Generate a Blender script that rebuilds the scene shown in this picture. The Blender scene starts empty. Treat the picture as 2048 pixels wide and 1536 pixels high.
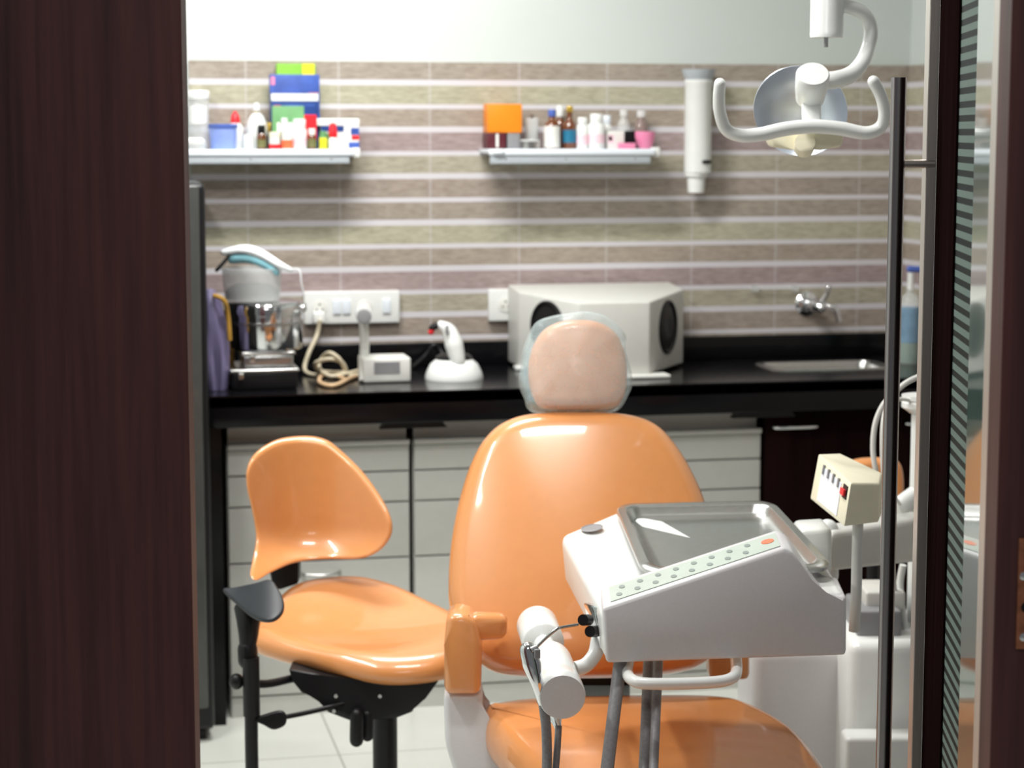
import bpy, bmesh, math, random
from mathutils import Vector, Matrix
random.seed(4)
S = bpy.context.scene
COL = S.collection
PI = math.pi
# ------------------------------------------------------------------ camera
F = 4090.0; YAW = math.radians(12.1); PIT = math.radians(7.01); EYE = 1.5
cam_d = bpy.data.cameras.new('camera'); cam = bpy.data.objects.new('camera', cam_d); COL.objects.link(cam)
cam.location = (0, 0, EYE); cam.rotation_euler = (PI/2 - PIT, 0, -YAW)
cam_d.sensor_width = 36.0; cam_d.lens = 36.0*F/2048; cam_d.clip_start = .05
cam_d.dof.use_dof = True; cam_d.dof.focus_distance = 2.95; cam_d.dof.aperture_fstop = 6.0
S.camera = cam
S.view_settings.view_transform = 'Standard'; S.view_settings.look = 'None'
S.view_settings.exposure = 0.0; S.view_settings.gamma = 1.0; S.view_settings.use_curve_mapping = False
# ------------------------------------------------------------------ light
wd = bpy.data.worlds.new('world'); S.world = wd; wd.use_nodes = True
wd.node_tree.nodes['Background'].inputs[0].default_value = (.97, .97, 1.0, 1)
wd.node_tree.nodes['Background'].inputs[1].default_value = .14
def area(name, loc, rot, sx, sy, power, col=(1, .985, .96)):
    l = bpy.data.lights.new(name, 'AREA'); l.shape = 'RECTANGLE'; l.size = sx; l.size_y = sy; l.energy = power; l.color = col
    o = bpy.data.objects.new(name, l); COL.objects.link(o); o.location = loc; o.rotation_euler = rot
    return o
area('ceiling_tube_light', (.66, 4.72, 2.57), (0, 0, math.radians(8)), .8, .12, 40)
area('ceiling_strip_light', (-.45, 3.75, 2.56), (0, 0, math.radians(80)), 1.1, .09, 30)
area('unit_fill_light', (.62, 3.3, 2.56), (0, 0, math.radians(-12)), .6, .08, 20)  # unseen fill added above the unit to brighten its white parts
area('hall_light', (.2, .9, 2.5), (math.radians(12), 0, 0), .9, .5, 12)
# ------------------------------------------------------------------ rays: photo pixel -> point of the place
R_ = Vector((math.cos(YAW), -math.sin(YAW), 0)); FH = Vector((math.sin(YAW), math.cos(YAW), 0)); UZ = Vector((0, 0, 1))
FW = FH*math.cos(PIT) - UZ*math.sin(PIT); UP = FH*math.sin(PIT) + UZ*math.cos(PIT); EYEP = Vector((0, 0, EYE))
def ray(u, v): return FW + R_*((u-1024)/F) - UP*((v-768)/F)
def atY(u, v, Y): d = ray(u, v); return EYEP + d*(Y/d.y)
def atZ(u, v, z): d = ray(u, v); return EYEP + d*((z-EYE)/d.z)
def at(u, v, D): return EYEP + ray(u, v)*D
def px(n, D): return n*D/F
# ------------------------------------------------------------------ materials
def mat(name, col, rough=.5, metal=0, coat=0, var=.05, nscale=30, bump=0, trans=0, alpha=None, spec=None, stretch=None, ior=None, emit=None):
    m = bpy.data.materials.new(name); m.use_nodes = True
    nt = m.node_tree; b = nt.nodes['Principled BSDF']
    b.inputs['Roughness'].default_value = rough; b.inputs['Metallic'].default_value = metal
    b.inputs['Coat Weight'].default_value = coat; b.inputs['Coat Roughness'].default_value = .06
    b.inputs['Transmission Weight'].default_value = trans
    if spec is not None: b.inputs['Specular IOR Level'].default_value = spec
    if ior: b.inputs['IOR'].default_value = ior
    if alpha is not None: b.inputs['Alpha'].default_value = alpha
    tc = nt.nodes.new('ShaderNodeTexCoord'); mp = nt.nodes.new('ShaderNodeMapping')
    if stretch: mp.inputs['Scale'].default_value = stretch
    nz = nt.nodes.new('ShaderNodeTexNoise'); nz.inputs['Scale'].default_value = nscale; nz.inputs['Detail'].default_value = 4
    nt.links.new(tc.outputs['Object'], mp.inputs['Vector']); nt.links.new(mp.outputs['Vector'], nz.inputs['Vector'])
    rp = nt.nodes.new('ShaderNodeValToRGB')
    rp.color_ramp.elements[0].position = .3; rp.color_ramp.elements[1].position = .7
    rp.color_ramp.elements[0].color = tuple(c*(1-var) for c in col)+(1,); rp.color_ramp.elements[1].color = tuple(min(1, c*(1+var)) for c in col)+(1,)
    nt.links.new(nz.outputs['Fac'], rp.inputs['Fac']); nt.links.new(rp.outputs['Color'], b.inputs['Base Color'])
    if bump:
        bp = nt.nodes.new('ShaderNodeBump'); bp.inputs['Strength'].default_value = bump; bp.inputs['Distance'].default_value = .002
        nt.links.new(nz.outputs['Fac'], bp.inputs['Height']); nt.links.new(bp.outputs['Normal'], b.inputs['Normal'])
    m.diffuse_color = tuple(col)+(1,)
    return m
M = {}
M['paint'] = mat('wall_paint', (.59, .635, .61), .7, var=.015, nscale=3)
M['ceil'] = mat('ceiling_paint', (.8, .8, .78), .8, var=.01)
M['granite'] = mat('black_granite', (.004, .004, .005), .16, var=.6, nscale=300, spec=.22)
M['cabwhite'] = mat('white_laminate', (.54, .55, .52), .35, var=.02)
M['orange'] = mat('orange_vinyl', (.70, .285, .092), .30, coat=.6, var=.02, nscale=40, bump=.02)
M['cream'] = mat('cream_plastic', (.84, .79, .60), .4, var=.02)
M['white'] = mat('white_plastic', (.80, .82, .80), .3, coat=.3, var=.02)
M['enamel'] = mat('grey_white_enamel', (.66, .65, .66), .38, coat=.15, var=.02, nscale=200)
M['beige'] = mat('beige_enamel', (.62, .62, .585), .42, var=.02)
M['chrome'] = mat('chrome', (.75, .76, .78), .1, 1, var=.02)
M['steel'] = mat('brushed_steel', (.52, .52, .51), .27, 1, var=.08, nscale=60, stretch=(1, 8, 8))
M['steeltrim'] = mat('satin_steel_trim', (.62, .58, .54), .45, 1, var=.06, nscale=80, stretch=(10, 10, .3))
M['darksteel'] = mat('handle_steel', (.32, .295, .30), .27, 1, var=.06, nscale=80, stretch=(10, 10, .3))
M['silver'] = mat('mirror_reflector', (.72, .77, .86), .34, 1, var=.02)
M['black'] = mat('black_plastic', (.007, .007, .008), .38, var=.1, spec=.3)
M['rubber'] = mat('dark_rubber', (.013, .016, .021), .45, var=.1)
M['grey'] = mat('grey_plastic', (.25, .25, .26), .4, var=.05)
M['hose'] = mat('grey_hose', (.20, .20, .21), .4, var=.12, nscale=200)
M['fridge'] = mat('dark_grey_lacquer', (.05, .052, .05), .3, coat=.3, var=.06)
M['copper'] = mat('aged_copper', (.36, .14, .075), .42, .75, var=.35, nscale=60)
M['panel'] = mat('grey_green_membrane', (.44, .50, .44), .4, var=.04)
M['panelbtn'] = mat('grey_button', (.20, .24, .22), .4, var=.05)
M['shelfgrey'] = mat('shelf_grey', (.42, .46, .49), .4, var=.03)
M['shelfwhite'] = mat('shelf_white', (.78, .84, .90), .3, coat=.2, var=.02)
M['peach'] = mat('peach_vinyl', (.80, .38, .19), .35, coat=.2, var=.05)
M['red'] = mat('red_plastic', (.75, .02, .03), .35, var=.05)
M['blue'] = mat('blue_plastic', (.07, .13, .45), .35, var=.05)
M['paleblue'] = mat('pale_blue_plastic', (.26, .36, .78), .4, var=.05)
M['navy'] = mat('navy_print', (.015, .05, .22), .4, var=.2)
M['royal'] = mat('royal_blue_print', (.04, .09, .36), .4, var=.25)
M['teal'] = mat('teal_label', (.015, .16, .28), .4, var=.1)
M['lime'] = mat('lime_print', (.20, .48, .03), .45, var=.1)
M['yellow'] = mat('yellow_print', (.80, .72, .03), .45, var=.05)
M['green'] = mat('green_print', (.14, .34, .14), .45, var=.1)
M['orangebox'] = mat('orange_card', (.85, .25, .008), .45, var=.03)
M['wine'] = mat('dark_wine_card', (.09, .012, .02), .4, var=.1)
M['amber'] = mat('amber_glass', (.13, .035, .008), .1, coat=.6, var=.2)
M['gold'] = mat('gold_cap', (.75, .52, .10), .25, .8, var=.05)
M['pink'] = mat('pink_plastic', (.80, .25, .42), .35, var=.05)
M['palepink'] = mat('pale_pink_label', (.85, .62, .68), .45, var=.05)
M['orred'] = mat('orange_red_print', (.80, .16, .06), .45, var=.1)
M['cotton'] = mat('cotton', (.82, .81, .80), .9, var=.08, nscale=120, bump=.8)
M['cloth'] = mat('white_cloth', (.86, .90, .92), .9, var=.02)
M['tealcloth'] = mat('teal_cloth', (.22, .48, .55), .9, var=.08)
M['lav'] = mat('lavender_film', (.17, .15, .27), .35, var=.35, nscale=25, stretch=(1, 1, .2))
M['ochre'] = mat('ochre_film', (.45, .25, .04), .4, var=.3)
M['cable'] = mat('cream_cable', (.62, .55, .40), .45, var=.05)
M['tan'] = mat('tan_cable', (.62, .42, .24), .45, var=.05)
M['greenliq'] = mat('green_liquid', (.01, .16, .08), .15, var=.1, coat=.4)
M['bluelabel'] = mat('pale_blue_label', (.18, .30, .42), .4, var=.15)
M['clear'] = mat('clear_plastic', (.88, .91, .90), .12, var=.01, alpha=.32)
M['frost'] = mat('frosted_plastic', (.85, .87, .86), .35, var=.02, alpha=.55)
M['film'] = mat('clear_blue_film', (.62, .80, .84), .3, var=.06, nscale=40, alpha=.31, coat=.3)
M['offwhite'] = mat('off_white_matt', (.74, .74, .70), .55, var=.02)
M['brownglass'] = mat('smoky_glass', (.30, .22, .20), .15, var=.1, alpha=.7)
M['olive'] = mat('olive_print', (.16, .16, .06), .45, var=.15)

def wood(name, c1, c2, rough=.5, spec=.3):
    m = bpy.data.materials.new(name); m.use_nodes = True; nt = m.node_tree; b = nt.nodes['Principled BSDF']
    tc = nt.nodes.new('ShaderNodeTexCoord'); mp = nt.nodes.new('ShaderNodeMapping'); mp.inputs['Scale'].default_value = (60, 60, 2.2)
    n1 = nt.nodes.new('ShaderNodeTexNoise'); n1.inputs['Scale'].default_value = 1; n1.inputs['Detail'].default_value = 6; n1.inputs['Roughness'].default_value = .65
    mp2 = nt.nodes.new('ShaderNodeMapping'); mp2.inputs['Scale'].default_value = (9, 9, .5)
    n2 = nt.nodes.new('ShaderNodeTexNoise'); n2.inputs['Scale'].default_value = 1.2; n2.inputs['Detail'].default_value = 4
    ad = nt.nodes.new('ShaderNodeMath'); ad.operation = 'ADD'
    ml = nt.nodes.new('ShaderNodeMath'); ml.operation = 'MULTIPLY'; ml.inputs[1].default_value = .5
    rp = nt.nodes.new('ShaderNodeValToRGB'); rp.color_ramp.elements[0].position = .36; rp.color_ramp.elements[1].position = .62
    rp.color_ramp.elements[0].color = c1+(1,); rp.color_ramp.elements[1].color = c2+(1,)
    L = nt.links.new
    L(tc.outputs['Object'], mp.inputs[0]); L(mp.outputs[0], n1.inputs['Vector']); L(tc.outputs['Object'], mp2.inputs[0]); L(mp2.outputs[0], n2.inputs['Vector'])
    L(n1.outputs['Fac'], ad.inputs[0]); L(n2.outputs['Fac'], ad.inputs[1]); L(ad.outputs[0], ml.inputs[0]); L(ml.outputs[0], rp.inputs[0]); L(rp.outputs[0], b.inputs['Base Color'])
    bp = nt.nodes.new('ShaderNodeBump'); bp.inputs['Strength'].default_value = .15; bp.inputs['Distance'].default_value = .001
    L(n1.outputs['Fac'], bp.inputs['Height']); L(bp.outputs[0], b.inputs['Normal'])
    b.inputs['Roughness'].default_value = rough; b.inputs['Specular IOR Level'].default_value = spec
    return m
M['wenge'] = wood('dark_wood_laminate', (.032, .0135, .013), (.10, .036, .035), .5)
M['wengedark'] = wood('dark_wood_stile', (.006, .003, .003), (.014, .006, .006), .6, 0)

ZT, ROW, TW = 1.6935, .0643, .2535      # tile top, row height, tile width
def tile_mat():
    m = bpy.data.materials.new('striped_stone_tile'); m.use_nodes = True; nt = m.node_tree; b = nt.nodes['Principled BSDF']; L = nt.links.new
    def mth(op, a, c=None):
        n = nt.nodes.new('ShaderNodeMath'); n.operation = op
        for i, q in enumerate((a, c)):
            if q is None: continue
            if isinstance(q, (int, float)): n.inputs[i].default_value = q
            else: L(q, n.inputs[i])
        return n.outputs[0]
    tc = nt.nodes.new('ShaderNodeTexCoord'); sp = nt.nodes.new('ShaderNodeSeparateXYZ'); L(tc.outputs['Object'], sp.inputs[0])
    zz = mth('DIVIDE', mth('SUBTRACT', ZT, sp.outputs['Z']), ROW)
    row = mth('FLOOR', zz); fr = mth('FRACT', zz)
    six = mth('DIVIDE', mth('ADD', mth('MODULO', row, 6), .5), 6)
    rp = nt.nodes.new('ShaderNodeValToRGB'); cr = rp.color_ramp; cr.interpolation = 'CONSTANT'
    cols = [(.38, .335, .285), (.47, .455, .345), (.40, .345, .29), (.40, .32, .32), (.44, .41, .325), (.385, .33, .285)]
    cr.elements[0].position = 0; cr.elements[0].color = cols[0]+(1,)
    cr.elements[1].position = 1/6; cr.elements[1].color = cols[1]+(1,)
    for i in range(2, 6):
        e = cr.elements.new(i/6); e.color = cols[i]+(1,)
    L(six, rp.inputs[0])
    mp = nt.nodes.new('ShaderNodeMapping'); mp.inputs['Scale'].default_value = (14, 14, 55)
    nz = nt.nodes.new('ShaderNodeTexNoise'); nz.inputs['Scale'].default_value = 2.2; nz.inputs['Detail'].default_value = 8; nz.inputs['Roughness'].default_value = .7
    L(tc.outputs['Object'], mp.inputs[0]); L(mp.outputs[0], nz.inputs['Vector'])
    r2 = nt.nodes.new('ShaderNodeValToRGB'); r2.color_ramp.elements[0].position = .3; r2.color_ramp.elements[1].position = .72
    r2.color_ramp.elements[0].color = (.66, .63, .60, 1); r2.color_ramp.elements[1].color = (1.12, 1.12, 1.12, 1); L(nz.outputs['Fac'], r2.inputs[0])
    mx = nt.nodes.new('ShaderNodeMix'); mx.data_type = 'RGBA'; mx.blend_type = 'MULTIPLY'; mx.inputs[0].default_value = 1
    L(rp.outputs[0], mx.inputs[6]); L(r2.outputs[0], mx.inputs[7])
    odd = mth('MODULO', row, 2)
    band = mth('GREATER_THAN', fr, mth('ADD', .755, mth('MULTIPLY', odd, .05)))
    seam = mth('LESS_THAN', mth('FRACT', mth('DIVIDE', mth('SUBTRACT', sp.outputs['X'], .72), TW)), .022)
    sm = mth('MULTIPLY', seam, .35)
    msk = mth('MAXIMUM', band, sm)
    mx2 = nt.nodes.new('ShaderNodeMix'); mx2.data_type = 'RGBA'; mx2.inputs[7].default_value = (.63, .61, .64, 1)
    L(msk, mx2.inputs[0]); L(mx.outputs[2], mx2.inputs[6]); L(mx2.outputs[2], b.inputs['Base Color'])
    b.inputs['Roughness'].default_value = .38
    bp = nt.nodes.new('ShaderNodeBump'); bp.inputs['Strength'].default_value = .25; bp.inputs['Distance'].default_value = .003
    L(nz.outputs['Fac'], bp.inputs['Height']); L(bp.outputs[0], b.inputs['Normal'])
    return m
M['tile'] = tile_mat()
def stripe_glass():
    m = bpy.data.materials.new('striped_frosted_glass'); m.use_nodes = True; nt = m.node_tree; b = nt.nodes['Principled BSDF']; L = nt.links.new
    tc = nt.nodes.new('ShaderNodeTexCoord'); sp = nt.nodes.new('ShaderNodeSeparateXYZ'); L(tc.outputs['Object'], sp.inputs[0])
    d = nt.nodes.new('ShaderNodeMath'); d.operation = 'DIVIDE'; d.inputs[1].default_value = .0172; L(sp.outputs['Z'], d.inputs[0])
    f = nt.nodes.new('ShaderNodeMath'); f.operation = 'FRACT'; L(d.outputs[0], f.inputs[0])
    g = nt.nodes.new('ShaderNodeMath'); g.operation = 'GREATER_THAN'; g.inputs[1].default_value = .48; L(f.outputs[0], g.inputs[0])
    mx = nt.nodes.new('ShaderNodeMix'); mx.data_type = 'RGBA'; mx.inputs[6].default_value = (.009, .014, .013, 1); mx.inputs[7].default_value = (.125, .175, .155, 1)
    L(g.outputs[0], mx.inputs[0]); L(mx.outputs[2], b.inputs['Base Color']); b.inputs['Roughness'].default_value = .6; b.inputs['Specular IOR Level'].default_value = .1
    return m
M['stripeglass'] = stripe_glass()
M['glass'] = mat('door_glass', (.10, .16, .14), .03, var=.02, spec=1.0, coat=1.0)
def floor_mat():
    m = mat('pale_floor_tile', (.66, .68, .63), .25, var=.03, nscale=6); nt = m.node_tree; b = nt.nodes['Principled BSDF']
    src = b.inputs['Base Color'].links[0].from_socket
    br = nt.nodes.new('ShaderNodeTexBrick'); br.offset = 0; br.inputs['Scale'].default_value = 1; br.inputs['Brick Width'].default_value = .6; br.inputs['Row Height'].default_value = .6
    br.inputs['Mortar Size'].default_value = .003; br.inputs['Mortar'].default_value = (.4, .4, .37, 1)
    tc = nt.nodes.new('ShaderNodeTexCoord'); nt.links.new(tc.outputs['Object'], br.inputs['Vector'])
    nt.links.new(src, br.inputs['Color1']); nt.links.new(src, br.inputs['Color2']); nt.links.new(br.outputs['Color'], b.inputs['Base Color'])
    return m
M['floor'] = floor_mat()
# ------------------------------------------------------------------ objects and geometry
def origin(o):
    p = Vector((0, 0, 0))
    while o is not None: p += o.location; o = o.parent
    return p
def tag(o, label, cat, group=None):
    o['label'] = label; o['category'] = cat
    if group: o['group'] = group
    return o
def thing(name, label, cat, loc, group=None):
    o = bpy.data.objects.new(name, None); o.empty_display_size = .05; COL.objects.link(o); o.location = loc
    return tag(o, label, cat, group)
def obj(name, bm, m, parent=None, smooth=True, loc=None, label=None, auto=40):
    base = origin(parent) if parent else (Vector(loc) if loc else Vector((0, 0, 0)))
    for v in bm.verts: v.co -= base
    bmesh.ops.recalc_face_normals(bm, faces=bm.faces)
    me = bpy.data.meshes.new(name); bm.to_mesh(me); bm.free()
    me.materials.append(M[m] if isinstance(m, str) else m)
    if smooth:
        for p in me.polygons: p.use_smooth = True
        me.set_sharp_from_angle(angle=math.radians(auto))
    o = bpy.data.objects.new(name, me); COL.objects.link(o)
    if parent: o.parent = parent
    else: o.location = base
    if label: o['label'] = label
    return o
def struct(name, bm, m, parent=None, **k):
    o = obj(name, bm, m, parent, smooth=False, **k)
    if not parent: o['kind'] = 'structure'
    return o
def new(): return bmesh.new()
def box(bm, lo, hi, bev=0):
    lo, hi = Vector(lo), Vector(hi)
    r = bmesh.ops.create_cube(bm, size=1)
    for v in r['verts']:
        v.co = Vector(((lo.x+hi.x)/2+v.co.x*(hi.x-lo.x), (lo.y+hi.y)/2+v.co.y*(hi.y-lo.y), (lo.z+hi.z)/2+v.co.z*(hi.z-lo.z)))
    if bev:
        es = list({e for v in r['verts'] for e in v.link_edges})
        bmesh.ops.bevel(bm, geom=es, offset=bev, segments=3, affect='EDGES', profile=.5)
    return bm
def prism(bm, bot, top, bev=0, seg=3):
    vb = [bm.verts.new(p) for p in bot]; vt = [bm.verts.new(p) for p in top]; n = len(vb)
    fs = [bm.faces.new(vb[::-1]), bm.faces.new(vt)]
    for i in range(n): fs.append(bm.faces.new((vb[i], vb[(i+1) % n], vt[(i+1) % n], vt[i])))
    if bev:
        es = list({e for f in fs for e in f.edges})
        bmesh.ops.bevel(bm, geom=es, offset=bev, segments=seg, affect='EDGES', profile=.5)
    return bm
def extr(bm, pts, vec, bev=0, seg=3):
    return prism(bm, pts, [p+vec for p in pts], bev, seg)
def crom(pts, n=8, closed=False):
    P = [Vector(p) for p in pts]; out = []; N = len(P)
    rng = range(N) if closed else range(N-1)
    for i in rng:
        if closed: a, b, c, d = P[(i-1) % N], P[i], P[(i+1) % N], P[(i+2) % N]
        else: a, b, c, d = P[max(i-1, 0)], P[i], P[i+1], P[min(i+2, N-1)]
        for k in range(n):
            t = k/n
            out.append(.5*((2*b)+(c-a)*t+(2*a-5*b+4*c-d)*t*t+(3*b-a-3*c+d)*t**3))
    if not closed: out.append(P[-1])
    return out
def tube(bm, pts, r, n=14, smooth=0, cap=True, dome=False):
    P = crom(pts, smooth) if smooth else [Vector(p) for p in pts]
    rr = r if isinstance(r, (list, tuple)) else None
    rings = []; t0 = (P[1]-P[0]).normalized()
    ref = Vector((0, 0, 1)) if abs(t0.z) < .9 else Vector((1, 0, 0)); nx = t0.cross(ref).normalized()
    N = len(P)
    seq = []
    for i, p in enumerate(P):
        t = (P[min(i+1, N-1)]-P[max(i-1, 0)]).normalized()
        nx = (nx - t*nx.dot(t)).normalized(); ny = t.cross(nx)
        if rr:
            f = i/(N-1)*(len(rr)-1); k = min(int(f), len(rr)-2); R = rr[k]*(1-(f-k))+rr[k+1]*(f-k)
        else: R = r
        seq.append((p, t, nx.copy(), ny, R))
    if dome:
        p, t, a, b, R = seq[0]; pre = [(p-t*R*math.sin(q), t, a, b, R*math.cos(q)) for q in (1.4, 1.1, .7, .35)]
        p, t, a, b, R = seq[-1]; post = [(p+t*R*math.sin(q), t, a, b, R*math.cos(q)) for q in (.35, .7, 1.1, 1.4)]
        seq = pre+seq+post
    for p, t, a, b, R in seq:
        rings.append([bm.verts.new(p+a*R*math.cos(2*PI*k/n)+b*R*math.sin(2*PI*k/n)) for k in range(n)])
    for A, B in zip(rings, rings[1:]):
        for k in range(n): bm.faces.new((A[k], A[(k+1) % n], B[(k+1) % n], B[k]))
    if cap: bm.faces.new(rings[0][::-1]); bm.faces.new(rings[-1])
    return bm
def lathe(bm, prof, c, axis=UZ, n=28, sx=1.0):
    axis = Vector(axis).normalized(); ref = Vector((0, 0, 1)) if abs(axis.z) < .9 else Vector((1, 0, 0))
    a = axis.cross(ref).normalized(); b = axis.cross(a); c = Vector(c); rings = []
    for r, h in prof:
        if r < 1e-6: rings.append([bm.verts.new(c+axis*h)])
        else: rings.append([bm.verts.new(c+axis*h+a*r*sx*math.cos(2*PI*k/n)+b*r*math.sin(2*PI*k/n)) for k in range(n)])
    for A, B in zip(rings, rings[1:]):
        for k in range(n):
            q = [A[k % len(A)], A[(k+1) % len(A)], B[(k+1) % len(B)], B[k % len(B)]]
            u = [];  [u.append(x) for x in q if x not in u]
            if len(u) > 2: bm.faces.new(u)
    if len(rings[0]) > 1: bm.faces.new(rings[0][::-1])
    if len(rings[-1]) > 1: bm.faces.new(rings[-1])
    return bm
def sphere(bm, c, r, n=16, sc=(1, 1, 1)):
    prof = [(r*math.sin(PI*i/n), -r*math.cos(PI*i/n)) for i in range(n+1)]; prof[0] = (0, -r); prof[-1] = (0, r)
    k = len(bm.verts); lathe(bm, prof, (0, 0, 0), n=20)
    bm.verts.ensure_lookup_table()
    for v in bm.verts[k:]: v.co = Vector(c)+Vector((v.co.x*sc[0], v.co.y*sc[1], v.co.z*sc[2]))
    return bm
def cushion(bm, outline, t, re, mapf, n=5, dome=0, inner=6, edge=6, back=True):
    """rounded pad: 2D outline, thickness t, edge rounding re, mapf(x,y,h)->world"""
    O = [Vector((p[0], p[1], 0)) for p in crom([Vector((p[0], p[1], 0)) for p in outline], n, True)]
    N = len(O); c = sum(O, Vector())/N
    area2 = sum(O[i].x*O[(i+1) % N].y-O[(i+1) % N].x*O[i].y for i in range(N)); sg = 1 if area2 > 0 else -1
    nrm = []
    for i in range(N):
        d = (O[(i+2) % N]-O[(i-2) % N]).normalized(); nrm.append(Vector((-d.y, d.x, 0))*sg)
    rings = []
    def ring(off, h, s=1.0, dm=0):
        R = []
        for i in range(N):
            q = O[i]+nrm[i]*off; q = c+(q-c)*s
            R.append(bm.verts.new(mapf(q.x, q.y, h+dm)))
        rings.append(R)
    for s in [k/inner for k in range(1, inner)]: ring(re, -t/2, s)
    for k in range(-edge, edge+1):
        a = PI/2*k/edge; ring(re*(1-math.cos(a)), t/2*math.sin(a))
    for s in [1-k/inner for k in range(1, inner)]: ring(re, t/2, s, dome*(1-s*s))
    for A, B in zip(rings, rings[1:]):
        for k in range(N): bm.faces.new((A[k], A[(k+1) % N], B[(k+1) % N], B[k]))
    for R, h in ((rings[0], -t/2), (rings[-1], t/2+dome)):
        cv = bm.verts.new(mapf(c.x, c.y, h))
        for k in range(N): bm.faces.new((R[k], R[(k+1) % N], cv))
    return bm
W = 5.65                                   # back wall
CZ = .85                                   # counter top
CF = 5.08                                  # counter front
# ================================================================== the setting
struct('floor', box(new(), (-2.2, -.6, -.05), (3.6, W+.1, 0)), 'floor')
struct('ceiling', box(new(), (-2.2, 2.45, 2.62), (3.6, W+.1, 2.7)), 'ceil')
struct('wall_back', box(new(), (-2.2, W, 0), (3.6, W+.1, 2.62)), 'paint')
XR = atY(1817, 400, W-.01).x
XL = atY(379, 200, W-.01).x
struct('wall_right', box(new(), (XR, 3.2, 0), (XR+.1, W, 2.62)), 'paint')
struct('wall_left', box(new(), (-1.3, 2.45, 0), (-1.2, W, 2.62)), 'paint')
struct('trim_1', box(new(), (XL, W-.01, 0), (XR, W, ZT)), 'tile')
struct('trim_2', box(new(), (XR-.008, 3.2, 0), (XR, W-.01, ZT)), 'tile')
# left dark wood door leaf standing at the doorway
def lvl(u, d, z):                          # pixel column + horizontal distance -> floor point at height z
    x = (u-1024)/F*d; return R_*x+FH*d+UZ*z
DL = 2.45
# verticals of the photo lean: pick the leaf edge at the middle row
pe = at(376, 768, DL); e = Vector((pe.x, pe.y, 0))
leaf = [e, e-R_*.62, e-R_*.62+FH*.042, e+FH*.042]
struct('door_1', extr(new(), [p.copy() for p in leaf], UZ*2.35, .002, 1), 'wenge')
# ================================================================== right door: wood leaf with steel edges, striped glass and a pull handle
D0 = Vector(at(1862, 768, 2.86)); D0.z = 0
ddir = (FH*math.cos(math.radians(4.6))+R_*math.sin(math.radians(4.6))).normalized()   # along the leaf, away from the hinge
dn = Vector((ddir.y, -ddir.x, 0))                                                     # to the right side
def hitdoor(u):                            # distance along the leaf (towards the hinge) where column u meets it
    dr = ray(u, 768); dr = Vector((dr.x, dr.y, 0)); A = -ddir
    # D0 + A*s = dr*k
    det = A.x*(-dr.y)-A.y*(-dr.x)
    return ((-D0.x)*(-dr.y)-(-D0.y)*(-dr.x))/det
def leafbox(bm, s0, s1, z0, z1, n0, n1, bev=0):
    a = [D0-ddir*s0+dn*n0, D0-ddir*s1+dn*n0, D0-ddir*s1+dn*n1, D0-ddir*s0+dn*n1]
    return prism(bm, [p+UZ*z0 for p in a], [p+UZ*z1 for p in a], bev, 2)
s1, s2, s3, s4 = hitdoor(1899), hitdoor(1931), hitdoor(1970), hitdoor(2000)
door = bpy.data.objects.new('door_2', None); COL.objects.link(door); door.location = D0; door['kind'] = 'structure'
struct('stile', leafbox(new(), 0, s1, .02, 2.3, 0, .038), 'wengedark', door)
w_edge = px(20, 2.9)
a = [D0, D0-R_*w_edge, D0-R_*w_edge+FH*.03, D0+ddir*.03]
struct('steel_edge', prism(new(), [p+UZ*.02 for p in a], [p+UZ*2.3 for p in a], .001, 1), 'steeltrim', door)
struct('striped_pane', leafbox(new(), s1, s2, .05, 2.25, .003, .012), 'stripeglass', door)
ga = [D0-ddir*s2+dn*.003, D0-ddir*s3+dn*(.003+(s3-s2)*.045), D0-ddir*s3+dn*(.012+(s3-s2)*.045), D0-ddir*s2+dn*.012]
struct('glass_pane', prism(new(), [p+UZ*.05 for p in ga], [p+UZ*2.25 for p in ga]), 'glass', door)
struct('steel_trim', leafbox(new(), s3, s4, .02, 2.3, -.002, .038, .001), 'steeltrim', door)
hp = at(1784, 768, 2.86); hp.z = 0
zt = at(1795, 157, 2.86).z
obj('pull_handle', tube(new(), [hp+UZ*.25, hp+UZ*zt], px(15.5, 2.86), 20), 'darksteel', door)
zb = at(1830, 327, 2.86).z
hb = [x for x in (zb, .36)]
for z in hb: obj('handle_bracket', tube(new(), [hp+UZ*z, D0+UZ*z-R_*.002+FH*.004], px(9, 2.86), 14), 'steeltrim', door)
def onray(u):
    d = ray(u, 768); k = jf.dot(FH)/d.dot(FH); p = d*k; return Vector((p.x, p.y, 0))
# dark wood jamb with the copper lock plate
jf = D0-ddir*s4
jf = jf-FH*.06; jf = jf+R_*((onray(2002)-jf).dot(R_))
J = [jf, jf+R_*.16, jf+R_*.16+FH*.055, jf+FH*.055]
struct('trim_3', prism(new(), [p.copy() for p in J], [p+UZ*2.35 for p in J], .001, 1), 'wenge')
def onj(u, v, off=0):                      # point on the jamb face
    d = ray(u, v); k = (jf.dot(FH)-off)/d.dot(FH); return EYEP+d*k
lp = thing('lock_plate', 'copper coloured lock plate screwed to the dark wood at the right', 'lock plate', onj(2045, 1297))
q = [onj(2030, 1076), onj(2030, 1297), onj(2072, 1297), onj(2072, 1076)]
q[0].x = q[1].x; q[0].y = q[1].y; q[3].x = q[2].x; q[3].y = q[2].y
obj('plate', extr(new(), q, -FH*.003, .0008, 2), 'copper', lp)
for v in (1152, 1274):
    obj('screw', lathe(new(), [(0, 0), (.0045, 0), (.0045, .0012), (.002, .0024), (0, .0026)], onj(2047, v, .003), -FH, 16), 'chrome', lp)
obj('bolt_hole', lathe(new(), [(0, 0), (.006, 0), (.006, .0006), (0, .0006)], onj(2053, 1215, .003), -FH, 16), 'black', lp)
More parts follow.
